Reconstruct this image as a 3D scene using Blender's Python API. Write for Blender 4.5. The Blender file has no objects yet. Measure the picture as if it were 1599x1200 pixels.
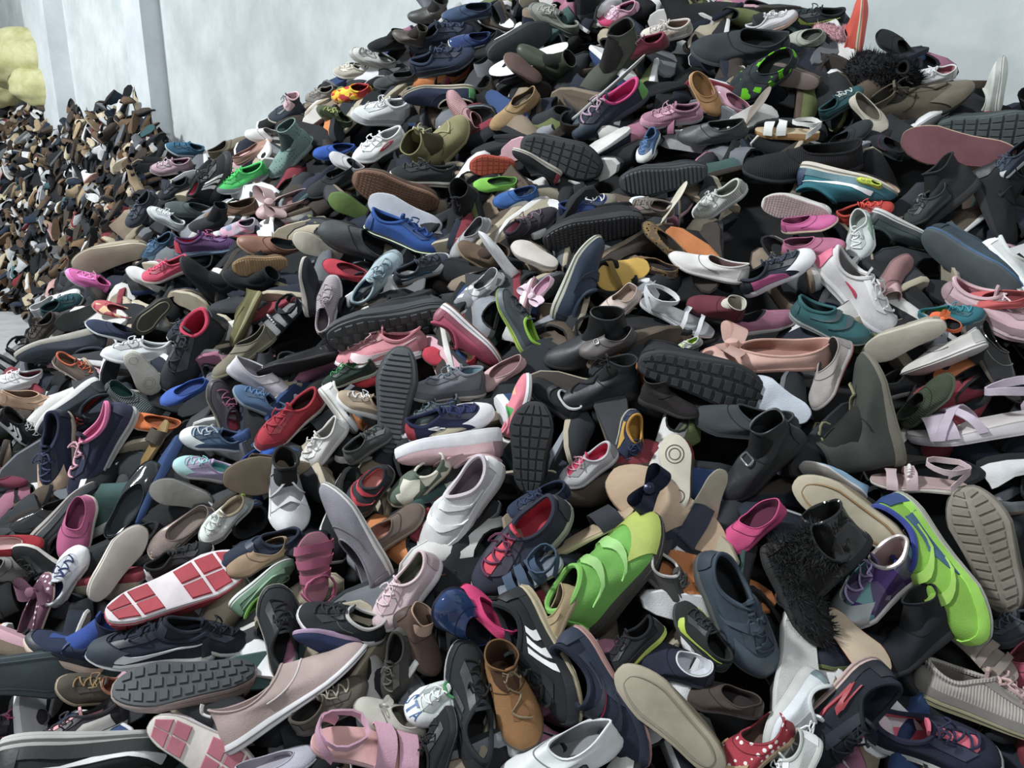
import bpy, math, random
import numpy as np
from mathutils import Matrix, Vector

# ------------------------------------------------------------------ camera, world, lights, exposure
SC = bpy.context.scene
COL = SC.collection
PITCH = math.radians(14.4)
EYE = np.array([0.0, 0.0, 1.6])
FPX = 1155.0
cam_d = bpy.data.cameras.new('camera')
cam_d.sensor_width = 36.0
cam_d.lens = 36.0 * FPX / 1599.0
cam_d.clip_start = 0.05
cam = bpy.data.objects.new('camera', cam_d)
cam.location = EYE
cam.rotation_euler = (math.pi / 2 - PITCH, 0, 0)
COL.objects.link(cam)
SC.camera = cam

W = bpy.data.worlds.new('world')
SC.world = W
W.use_nodes = True
W.node_tree.nodes['Background'].inputs[0].default_value = (0.86, 0.93, 1.0, 1)
W.node_tree.nodes['Background'].inputs[1].default_value = 0.34


def area_light(name, loc, target, sx, sy, power, color):
    d = bpy.data.lights.new(name, 'AREA')
    d.shape = 'RECTANGLE'
    d.size = sx
    d.size_y = sy
    d.energy = power
    d.color = color
    o = bpy.data.objects.new(name, d)
    o.location = loc
    o.rotation_euler = (Vector(target) - Vector(loc)).to_track_quat('-Z', 'Y').to_euler()
    COL.objects.link(o)
    return o


area_light('hall_lamp', (-3.3, 1.0, 4.9), (0.0, 2.6, 1.2), 0.45, 0.45, 300, (0.93, 0.97, 1.0))
area_light('hall_lamp', (-9.0, 6.0, 5.6), (-6.0, 10.5, 1.5), 1.2, 0.6, 480, (0.93, 0.97, 1.0))
area_light('hall_lamp', (1.0, -1.5, 5.2), (0.5, 2.0, 1.0), 1.2, 0.4, 45, (0.93, 0.97, 1.0))

SC.cycles.max_bounces = 6
SC.cycles.diffuse_bounces = 3
SC.cycles.glossy_bounces = 2
VS = SC.view_settings
VS.view_transform = 'Standard'
VS.look = 'None'
VS.exposure = 0.0
VS.gamma = 1.0
VS.use_curve_mapping = False

# ------------------------------------------------------------------ view geometry used to measure the pile
FWD = np.array([0, math.cos(PITCH), -math.sin(PITCH)])
UPV = np.array([0, math.sin(PITCH), math.cos(PITCH)])
RGT = np.array([1.0, 0, 0])


def unproj(px, py, d):
    px = np.asarray(px, float); py = np.asarray(py, float); d = np.asarray(d, float)
    return (EYE + d[..., None] * FWD + (d * (px - 799.5) / FPX)[..., None] * RGT
            + (d * (600 - py) / FPX)[..., None] * UPV)


def proj(P):
    q = P - EYE
    d = q @ FWD
    return 799.5 + FPX * (q @ RGT) / d, 600 - FPX * (q @ UPV) / d, d


# ------------------------------------------------------------------ materials
MATS = {}


def lin(h):
    h = h.lstrip('#')
    if len(h) == 3:
        h = ''.join(c * 2 for c in h)
    v = [int(h[i:i + 2], 16) / 255 for i in (0, 2, 4)]
    return tuple(c / 12.92 if c <= 0.04045 else ((c + 0.055) / 1.055) ** 2.4 for c in v)


ROUGH = dict(f=0.9, l=0.5, p=0.12, r=0.7, g=0.28, k=0.92)


def mat(hexc, fin='f', pat=None):
    key = (hexc, fin, pat)
    if key in MATS:
        return MATS[key]
    m = bpy.data.materials.new('%s_%s' % ({'f': 'fabric', 'l': 'leather', 'p': 'patent', 'r': 'rubber', 'g': 'metallic', 'k': 'knit'}[fin], hexc))
    m.use_nodes = True
    nt = m.node_tree
    N, Lk = nt.nodes, nt.links
    b = N['Principled BSDF']
    b.inputs['Roughness'].default_value = ROUGH[fin]
    b.inputs['Specular IOR Level'].default_value = 0.25 if fin in 'fk' else 0.5
    if fin == 'g':
        b.inputs['Metallic'].default_value = 0.55
    if fin == 'p':
        b.inputs['Coat Weight'].default_value = 0.6
        b.inputs['Coat Roughness'].default_value = 0.05
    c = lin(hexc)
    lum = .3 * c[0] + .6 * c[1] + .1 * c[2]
    c = tuple(.012 + .97 * (lum + (q - lum) * .86) for q in c)   # muted to put haze into the colour; blacks lifted as on dusty goods
    tc = N.new('ShaderNodeTexCoord')
    nz = N.new('ShaderNodeTexNoise')
    nz.inputs['Scale'].default_value = 14
    nz.inputs['Detail'].default_value = 5
    Lk.new(tc.outputs['Object'], nz.inputs['Vector'])
    r = N.new('ShaderNodeValToRGB')
    r.color_ramp.elements[0].position = 0.3
    r.color_ramp.elements[1].position = 0.7
    k0 = 0.78
    r.color_ramp.elements[0].color = (c[0] * k0, c[1] * k0, c[2] * k0 * 0.97, 1)
    r.color_ramp.elements[1].color = (min(1, c[0] * 1.08), min(1, c[1] * 1.08), min(1, c[2] * 1.08), 1)
    Lk.new(nz.outputs['Fac'], r.inputs['Fac'])
    col_out = r.outputs['Color']
    if pat:
        kind, cols = pat.split(':')
        cols = cols.split(',')
        vo = N.new('ShaderNodeTexVoronoi')
        Lk.new(tc.outputs['Object'], vo.inputs['Vector'])
        if kind == 'dots':
            vo.inputs['Scale'].default_value = 75
            vo.inputs['Randomness'].default_value = 0.15
            rr = N.new('ShaderNodeValToRGB')
            rr.color_ramp.interpolation = 'CONSTANT'
            rr.color_ramp.elements[0].color = lin(cols[0]) + (1,)
            rr.color_ramp.elements[1].position = 0.28
            rr.color_ramp.elements[1].color = c + (1,)
            Lk.new(vo.outputs['Distance'], rr.inputs['Fac'])
        elif kind == 'ring':
            vo.inputs['Scale'].default_value = 70
            rr = N.new('ShaderNodeValToRGB')
            rr.color_ramp.interpolation = 'CONSTANT'
            rr.color_ramp.elements[0].color = lin(cols[0]) + (1,)
            rr.color_ramp.elements[1].position = 0.25
            rr.color_ramp.elements[1].color = lin(cols[1]) + (1,)
            e = rr.color_ramp.elements.new(0.5)
            e.color = c + (1,)
            Lk.new(vo.outputs['Distance'], rr.inputs['Fac'])
        else:  # patches of colour
            vo.inputs['Scale'].default_value = 26 if kind == 'patch' else 48
            sep = N.new('ShaderNodeSeparateColor')
            Lk.new(vo.outputs['Color'], sep.inputs['Color'])
            rr = N.new('ShaderNodeValToRGB')
            rr.color_ramp.interpolation = 'CONSTANT'
            rr.color_ramp.elements[0].color = c + (1,)
            rr.color_ramp.elements[1].position = 0.45
            rr.color_ramp.elements[1].color = lin(cols[0]) + (1,)
            for i, cc in enumerate(cols[1:]):
                e = rr.color_ramp.elements.new(0.45 + 0.5 * (i + 1) / len(cols))
                e.color = lin(cc) + (1,)
            Lk.new(sep.outputs[0], rr.inputs['Fac'])
        col_out = rr.outputs['Color']
    Lk.new(col_out, b.inputs['Base Color'])
    bp = N.new('ShaderNodeBump')
    bp.inputs['Distance'].default_value = 0.002
    if fin == 'k':
        wv = N.new('ShaderNodeTexWave')
        wv.inputs['Scale'].default_value = 60
        wv.inputs['Distortion'].default_value = 1.5
        Lk.new(tc.outputs['Object'], wv.inputs['Vector'])
        Lk.new(wv.outputs['Fac'], bp.inputs['Height'])
        bp.inputs['Strength'].default_value = 0.7
    elif fin == 'g':
        vb = N.new('ShaderNodeTexVoronoi')
        vb.inputs['Scale'].default_value = 260
        Lk.new(tc.outputs['Object'], vb.inputs['Vector'])
        Lk.new(vb.outputs['Color'], bp.inputs['Height'])
        bp.inputs['Strength'].default_value = 0.6
    else:
        n2 = N.new('ShaderNodeTexNoise')
        n2.inputs['Scale'].default_value = 420 if fin == 'f' else 70
        n2.inputs['Detail'].default_value = 3
        Lk.new(tc.outputs['Object'], n2.inputs['Vector'])
        Lk.new(n2.outputs['Fac'], bp.inputs['Height'])
        bp.inputs['Strength'].default_value = {'f': 0.45, 'l': 0.35, 'p': 0.2, 'r': 0.3}[fin]
    Lk.new(bp.outputs['Normal'], b.inputs['Normal'])
    MATS[key] = m
    return m


def mesh_obj(name, V, F, m, parent=None, sharp=40):
    me = bpy.data.meshes.new(name)
    me.from_pydata(np.asarray(V).tolist(), [], F)
    me.polygons.foreach_set('use_smooth', np.ones(len(me.polygons), bool))
    me.update()
    if sharp:
        me.set_sharp_from_angle(angle=math.radians(sharp))
    me.materials.append(m)
    o = bpy.data.objects.new(name, me)
    COL.objects.link(o)
    if parent is not None:
        o.parent = parent
    return o


def tag(o, label=None, cat=None, group=None, kind=None):
    if label: o['label'] = label
    if cat: o['category'] = cat
    if group: o['group'] = group
    if kind: o['kind'] = kind
    return o


# ------------------------------------------------------------------ the shoe as a parametric surface (heel x=0, toe x=1, sole z=0)
BASE = dict(wide=1.14, pt=0.62, bow=0.03, side=1, ocx=.27, ohl=.21, ohw=.085, zf=.31, zs=.23, zh=.30,
            at=.125, asd=.14, ah=.15, vx=.2, vz=.10, th=.085, tt=.06, spring=.05, shaft=0.0, shx=-.02,
            curl=0.0, sag=0.0, sbend=0.0, crump=.013, flat=1.0, seed=0)
FORMS = {
    'snk': {}, 'hi': dict(zf=.40, zs=.37, zh=.42, ocx=.22, ohl=.17, ohw=.088, vx=.16, vz=.16),
    'boot': dict(zf=.36, zs=.34, zh=.36, ocx=.2, ohl=.17, ohw=.095, vx=.17, vz=.13, shaft=.3, th=.09, tt=.055, at=.12),
    'tall': dict(zf=.36, zs=.34, zh=.36, ocx=.2, ohl=.17, ohw=.095, vx=.17, vz=.13, shaft=.62, th=.08, tt=.05, at=.12),
    'flat': dict(zf=.13, zs=.13, zh=.2, ocx=.36, ohl=.33, ohw=.105, at=.08, asd=.07, ah=.1, vx=.1, vz=.0, th=.035, tt=.025, spring=.02),
    'loaf': dict(zf=.24, zs=.19, zh=.25, ocx=.29, ohl=.24, ohw=.095, at=.1, asd=.1, ah=.12, vx=.18, vz=.06, th=.065, tt=.045),
    'clog': dict(zf=.26, zs=.15, zh=.075, ocx=.3, ohl=.28, ohw=.12, at=.12, asd=.06, ah=.02, vx=.2, vz=.04, th=.06, tt=.05, wide=1.2),
    'dress': dict(zf=.26, zs=.19, zh=.25, ocx=.26, ohl=.2, ohw=.085, at=.08, asd=.1, ah=.13, vx=.2, vz=.09, th=.06, tt=.03, pt=.85),
    'sand': dict(th=.06, tt=.045, spring=.02), 'slide': dict(th=.06, tt=.045, spring=.015), 'insole': dict(th=.018, tt=.016, spring=.01),
    'plat': dict(th=.11, tt=.085, spring=.03),
    'fur': dict(zf=.26, zs=.2, zh=.22, ocx=.3, ohl=.22, ohw=.1, at=.14, asd=.15, ah=.15, vx=.2, vz=.03, wide=1.35, th=.05, tt=.05),
}


class Form:
    def __init__(s, kind, **kw):
        d = dict(BASE); d.update(FORMS[kind]); d.update(kw)
        s.__dict__.update(d)
        s.rs = np.random.RandomState(s.seed + 7)
        s.ph = s.rs.uniform(0, 6.28, (3, 3)); s.fr = s.rs.uniform(7, 15, (3, 3))

    def outline(s, th, k=1.0):
        c, sn = np.cos(th), np.sin(th)
        x = .5 + .5 * np.sign(c) * np.abs(c) ** .85
        w = np.interp(x, [0, .15, .35, .55, .72, .88, 1], [.115, .128, .12, .14, .172, .16, .13]) * s.wide
        ex = np.where(c > 0, s.pt, .65)
        y = w * np.sign(sn) * np.abs(sn) ** ex * k + s.side * s.bow * (1 - ((x - .45) / .55) ** 2)
        return .5 + (x - .5) * (1 - (1 - k) * .35), y

    def zb(s, x):
        return s.spring * np.clip((x - .62) / .38, 0, 1) ** 2 + .012 * np.clip((.15 - x) / .15, 0, 1) ** 2

    def zt(s, x):
        return s.zb(x) + np.interp(x, [0, .3, .65, 1], [s.th, s.th, s.tt, s.tt * .85])

    def S(s, th, v):
        th = np.asarray(th, float); v = np.asarray(v, float)
        th, v = np.broadcast_arrays(th, v)
        c, sn = np.cos(th), np.sin(th)
        fr, bk, sd = np.clip(c, 0, 1) ** 2, np.clip(-c, 0, 1) ** 2, sn ** 2
        x, y = s.outline(th, .95)
        P0 = np.stack([x, y, s.zt(x) - .012], -1)
        b3 = s.side * s.bow * .6
        z3 = np.where(c > 0, s.zs + (s.zf - s.zs) * fr, s.zs + (s.zh - s.zs) * bk)
        P3 = np.stack([s.ocx + s.ohl * c, s.ohw * s.wide * sn + b3, z3], -1)
        P1 = P0 + np.stack([-.01 * c, 0 * c, s.at * fr + s.asd * sd + s.ah * bk], -1)
        P2 = P3 + np.stack([s.vx * fr - .015 * bk, .035 * sn * sd, -s.vz * fr - .22 * s.zs * sd - .33 * s.zh * bk], -1)
        u = np.clip(v, 0, 1)[..., None]
        P = (1 - u) ** 3 * P0 + 3 * u * (1 - u) ** 2 * P1 + 3 * u * u * (1 - u) * P2 + u ** 3 * P3
        if s.shaft:
            w = np.clip(v - 1, 0, 1)[..., None]
            top = np.stack([s.ocx + s.shx + (s.ohl * 1.0) * c, s.ohw * s.wide * 1.12 * sn + b3, z3 + s.shaft + .02 * c], -1)
            P = P * (1 - w) + top * w
        return P

    def N(s, th, v):
        e = .01
        a = s.S(th + e, v) - s.S(th - e, v)
        b = s.S(th, v + e) - s.S(th, v - e)
        n = np.cross(a, b)
        n /= np.linalg.norm(n, axis=-1, keepdims=True) + 1e-9
        p = s.S(th, v)
        ref = p - np.stack([np.clip(p[..., 0], .2, .7), 0 * p[..., 0], 0 * p[..., 0] + .08], -1)
        return n * np.sign((n * ref).sum(-1, keepdims=True) + 1e-9)

    def warp(s, P):
        P = np.array(P, float)
        x, y, z = P[:, 0].copy(), P[:, 1].copy(), P[:, 2].copy()
        g = np.clip((z - s.th) / .15, 0, 1)
        for k in range(3):
            a = s.ph[k]; f = s.fr[k]
            dd = np.sin(f[0] * x + a[0]) * np.sin(f[1] * y * 1.6 + a[1]) + .6 * np.sin(f[2] * z * 1.7 + f[0] * x + a[2])
            P[:, k] += s.crump * g * dd
        if s.flat != 1:
            P[:, 2] = np.where(z > s.th, s.th + (P[:, 2] - s.th) * s.flat, P[:, 2])
        if s.curl:
            P[:, 2] += s.curl * np.clip(x - .45, 0, 1) ** 2 * 2
        if s.sag:
            P[:, 2] += s.sag * (x - .5) ** 2 * 4
        if s.sbend:
            P[:, 1] += s.sbend * (x - .5) ** 2 * 4
        return P


def grid_faces(nu, nv, closed_u=False, off=0):
    F = []
    for j in range(nv - 1):
        for i in range(nu if closed_u else nu - 1):
            a = j * nu + i; b = j * nu + (i + 1) % nu
            F.append((off + a, off + b, off + b + nu, off + a + nu))
    return F


def tube(pts, r, closed=False, n=5):
    pts = np.asarray(pts, float)
    m = len(pts)
    t = np.roll(pts, -1, 0) - np.roll(pts, 1, 0) if closed else np.gradient(pts, axis=0)
    t /= np.linalg.norm(t, axis=1, keepdims=True) + 1e-9
    ref = np.array([.13, .21, .97])
    a = np.cross(t, ref); a /= np.linalg.norm(a, axis=1, keepdims=True) + 1e-9
    b = np.cross(t, a)
    ang = np.arange(n) / n * 2 * math.pi
    V = (pts[:, None] + r * (np.cos(ang)[None, :, None] * a[:, None] + np.sin(ang)[None, :, None] * b[:, None])).reshape(-1, 3)
    F = []
    for i in range(m if closed else m - 1):
        j = (i + 1) % m
        for k in range(n):
            F.append((i * n + k, j * n + k, j * n + (k + 1) % n, i * n + (k + 1) % n))
    if not closed:
        F += [tuple(range(n)), tuple((m - 1) * n + k for k in range(n))]
    return V, F


def join(parts):
    V, F, o = [], [], 0
    for v, f in parts:
        V.append(np.asarray(v)); F += [tuple(o + i for i in q) for q in f]; o += len(v)
    return np.concatenate(V), F


def patch(fm, TH, VV, off=.012):
    """a raised plate that follows the upper: TH, VV are (nu, nv) grids of surface parameters"""
    nu, nv = TH.shape
    p = fm.S(TH, VV); n = fm.N(TH, VV)
    top = (p + n * off).reshape(-1, 3)
    low = (p - n * .004).reshape(-1, 3)
    F = []
    for i in range(nu - 1):
        for j in range(nv - 1):
            a = i * nv + j
            F.append((a, a + 1, a + nv + 1, a + nv))
    k = len(top)
    br = [i * nv for i in range(nu)] + [(nu - 1) * nv + j for j in range(1, nv)] + [i * nv + nv - 1 for i in range(nu - 2, -1, -1)] + [j for j in range(nv - 2, 0, -1)]
    for q in range(len(br)):
        a, b = br[q], br[(q + 1) % len(br)]
        F.append((a, b, b + k, a + k))
    return np.concatenate([top, low]), F


def rect(fm, t0, t1, v0, v1, off=.012, nu=9, nv=6, slant=0.0):
    T, Vv = np.meshgrid(np.linspace(t0, t1, nu), np.linspace(0, 1, nv), indexing='ij')
    return patch(fm, T + slant * Vv, v0 + (v1 - v0) * Vv, off)


def strap(fm, vt, ts, vs, wd, off=.02):
    a, b = np.meshgrid(np.linspace(-1, 1, 15), np.linspace(-.5, .5, 4), indexing='ij')
    T = a * (ts + b * wd * .9)
    Vv = np.clip(vt + (vs - vt) * np.abs(a) ** 1.4 - b * wd * (1 - np.abs(a) * .6), 0.02, 1.0)
    return patch(fm, T, Vv, off)


def band(fm, x0, x1, h, wd, wy=1.0, thick=.014, n=13, lift=0.0):
    """a strap arching over the footbed from edge to edge"""
    ph = np.linspace(0, math.pi, n)
    V = []
    for e, rr in ((-.5, 0), (.5, 0), (.5, thick), (-.5, thick)):
        x = x0 + (x1 - x0) * ph / math.pi + e * wd
        w = np.interp(x, [0, .15, .35, .55, .72, .88, 1], [.115, .128, .12, .14, .172, .16, .13]) * fm.wide * wy
        yc = fm.side * fm.bow * (1 - ((x - .45) / .55) ** 2)
        V.append(np.stack([x, yc + (w + rr) * np.cos(ph), fm.zt(x) - .02 + lift + (h + rr) * np.sin(ph) ** .75], -1))
    V = np.stack(V, 1).reshape(-1, 3)
    F = []
    for i in range(n - 1):
        for k in range(4):
            F.append((i * 4 + k, i * 4 + (k + 1) % 4, (i + 1) * 4 + (k + 1) % 4, (i + 1) * 4 + k))
    F += [(0, 1, 2, 3), tuple((n - 1) * 4 + k for k in range(4))]
    return V, F


def loop_strap(fm, xc, rx, ry, z0, z1, wd, a0=95, a1=265, thick=.014, n=15):
    ph = np.radians(np.linspace(a0, a1, n))
    V = []
    for e, rr in ((-.5, 0), (.5, 0), (.5, thick), (-.5, thick)):
        zz = z0 + (z1 - z0) * np.clip(-np.cos(ph), 0, 1)
        V.append(np.stack([xc + (rx + rr) * np.cos(ph), (ry + rr) * fm.wide * np.sin(ph) + fm.side * fm.bow * .6, zz + e * wd], -1))
    V = np.stack(V, 1).reshape(-1, 3)
    F = []
    for i in range(n - 1):
        for k in range(4):
            F.append((i * 4 + k, i * 4 + (k + 1) % 4, (i + 1) * 4 + (k + 1) % 4, (i + 1) * 4 + k))
    return V, F + [(0, 1, 2, 3), tuple((n - 1) * 4 + k for k in range(4))]


NT = 36
THS = np.arange(NT) / NT * 2 * math.pi


def ring_solid(fm, specs, n=NT, close_bottom=True, close_top=True):
    """stack of outline rings (k, z function) closed by cross strips"""
    th = np.arange(n) / n * 2 * math.pi
    V = []
    for k, zf in specs:
        x, y = fm.outline(th, k)
        V.append(np.stack([x, y, zf(x)], -1))
    F = grid_faces(n, len(specs), True)
    V = np.concatenate(V)

    def cap(o):
        out = []
        for i in range(n // 2):
            a, b, c, d = i, i + 1, (n - i - 1) % n, (n - i) % n
            q = [o + a, o + b, o + c, o + d]
            q = list(dict.fromkeys(q))
            if len(q) >= 3:
                out.append(tuple(q))
        return out
    if close_bottom: F += [tuple(reversed(q)) for q in cap(0)]
    if close_top: F += cap((len(specs) - 1) * n)
    return V, F


def edge_y(fm, x):
    th = np.linspace(0.02, math.pi - .02, 120)
    xa, ya = fm.outline(th, .95)
    xb, yb = fm.outline(-th, .95)
    return np.interp(x, xa[::-1], ya[::-1]), np.interp(x, xb[::-1], yb[::-1])


def slab(fm, quad, dz=.016, lift=0.0):
    q = np.array(quad, float)
    zb = fm.zb(q[:, 0])
    c = q.mean(0)
    low = (q - c) * .86 + c
    V = np.concatenate([np.c_[q, zb + .004 + lift], np.c_[low, zb - dz + lift]])
    n = len(q)
    F = [(i, (i + 1) % n, n + (i + 1) % n, n + i) for i in range(n)] + [tuple(range(n, 2 * n))]
    return V, F


def tread(fm, kind):
    out = []
    if kind == 'none': return out
    if kind in ('lug', 'grid', 'bars', 'zig', 'panel', 'block'):
        nx, ny, gap = dict(lug=(11, 3, .3), grid=(22, 9, .3), bars=(20, 1, .35), zig=(13, 2, .34), panel=(6, 2, .1), block=(8, 4, .16))[kind]
        xs = np.linspace(.03, .97, nx + 1)
        for i in range(nx):
            a, b = xs[i], xs[i + 1]
            g = (b - a) * gap * .5
            a2, b2 = a + g, b - g
            if kind == 'panel' and i in (2,):
                continue
            for j in range(ny):
                sk = 0
                f0, f1 = (j + .03) / ny, (j + .97) / ny
                if ny > 1:
                    f0, f1 = (j + gap * .35) / ny, (j + 1 - gap * .35) / ny
                q = []
                for xx, ff in ((a2, f0), (b2, f0), (b2, f1), (a2, f1)):
                    if kind == 'lug':
                        sk = .02 * (1 if j % 2 else -1)
                    if kind == 'zig':
                        sk = (.05 if (ff < .5) else -.05) * (abs(ff - .5) * 2) * (1 if j == 0 else -1)
                    if kind == 'panel':
                        sk = .06 * (ff - .5)
                    xw = min(max(xx + sk, .02), .98)
                    yl, yr = edge_y(fm, xw)
                    q.append((xw, yr + (yl - yr) * ff * .96 + (yl - yr) * .02))
                out.append(slab(fm, q))
    elif kind == 'ring':
        for cx, rr in ((.72, .12), (.72, .075), (.18, .08)):
            a = np.linspace(0, 2 * math.pi, 28, endpoint=False)
            x = cx + rr * np.cos(a); yl, yr = edge_y(fm, x)
            y = (yl + yr) / 2 + rr * np.sin(a) * .95
            out.append(tube(np.c_[x, y, fm.zb(x) - .002], .008, True))
    elif kind == 'rim':
        th = np.arange(NT) / NT * 2 * math.pi
        x, y = fm.outline(th, .7)
        out.append(tube(np.c_[x * .9 + .05, y, fm.zb(x) - .002], .012, True))
    return out if kind not in ('grid', 'rim') else [join(out)]


GLYPH = {'N': [((0, 0), (0, 1)), ((0, 1), (1, 0)), ((1, 0), (1, 1))], 'F': [((0, 0), (0, 1)), ((0, 1), (1, 1)), ((0, .55), (.8, .55))],
         'S': [((1, .9), (.2, 1)), ((.2, 1), (0, .72)), ((0, .72), (1, .35)), ((1, .35), (.8, 0)), ((.8, 0), (0, .08))],
         'T': [((0, 1), (1, 1)), ((.5, 0), (.5, 1))], 'A': [((0, 0), (.5, 1)), ((.5, 1), (1, 0)), ((.22, .4), (.78, .4))],
         'O': [((0, .2), (0, .8)), ((0, .8), (.5, 1)), ((.5, 1), (1, .8)), ((1, .8), (1, .2)), ((1, .2), (.5, 0)), ((.5, 0), (0, .2))]}


def letters(fm, text, mp, wd=.16, off=.016):
    """flat raised strokes; mp maps (u, w) in the unit lettering box to surface parameters"""
    out = []
    n = len(text)
    for i, ch in enumerate(text):
        for (x0, y0), (x1, y1) in GLYPH[ch]:
            ln = math.hypot(x1 - x0, y1 - y0)
            px, py = -(y1 - y0) / ln * wd / 2, (x1 - x0) / ln * wd / 2
            A, B = np.meshgrid(np.linspace(0, 1, 4), np.linspace(-1, 1, 2), indexing='ij')
            U = (x0 + (x1 - x0) * A + px * B); Wv = y0 + (y1 - y0) * A + py * B
            U = (i + .1 + U * .75) / n
            T, Vv = mp(U, Wv)
            out.append(patch(fm, T, Vv, off))
    return join(out)
# ------------------------------------------------------------------ building one shoe from its surface
def bow_parts(fm, c, sz, nrm=(0, 0, 1)):
    """two loops and a knot, lying on the vamp at point c"""
    out = []
    c = np.asarray(c, float)
    for sgn in (-1, 1):
        a = np.linspace(0, 2 * math.pi, 15)
        rad = sz * (np.sin(a / 2) ** 1.0)
        pts = []
        for w in (-.5, .5):
            ang = (a / (2 * math.pi) - .5) * 1.5
            y = sgn * rad * np.cos(ang); x = rad * np.sin(ang) * .9 + w * sz * .45
            z = .02 + sz * .22 * np.sin(a / 2) + w * sz * .3
            pts.append(c + np.stack([x, y, z], -1))
        V = np.concatenate(pts)
        n = len(a)
        out.append((V, [(i, i + 1, n + i + 1, n + i) for i in range(n - 1)]))
    a = np.linspace(0, 2 * math.pi, 8, endpoint=False)
    kn = [c + np.stack([sz * .22 * np.cos(a) * kk, sz * .2 * np.sin(a) * kk, 0 * a + zz * sz], -1) for zz, kk in ((0, .8), (.15, 1.1), (.32, 1), (.4, .4))]
    out.append((np.concatenate(kn), grid_faces(8, 4, True) + [tuple(24 + i for i in range(8))]))
    return join(out)


def shade(h, k):
    h = h.lstrip('#')
    if len(h) == 3: h = ''.join(c * 2 for c in h)
    return ''.join('%02x' % int(max(0, min(255, int(h[i:i + 2], 16) * k + (6 if k > 1 else 0)))) for i in (0, 2, 4))


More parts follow.
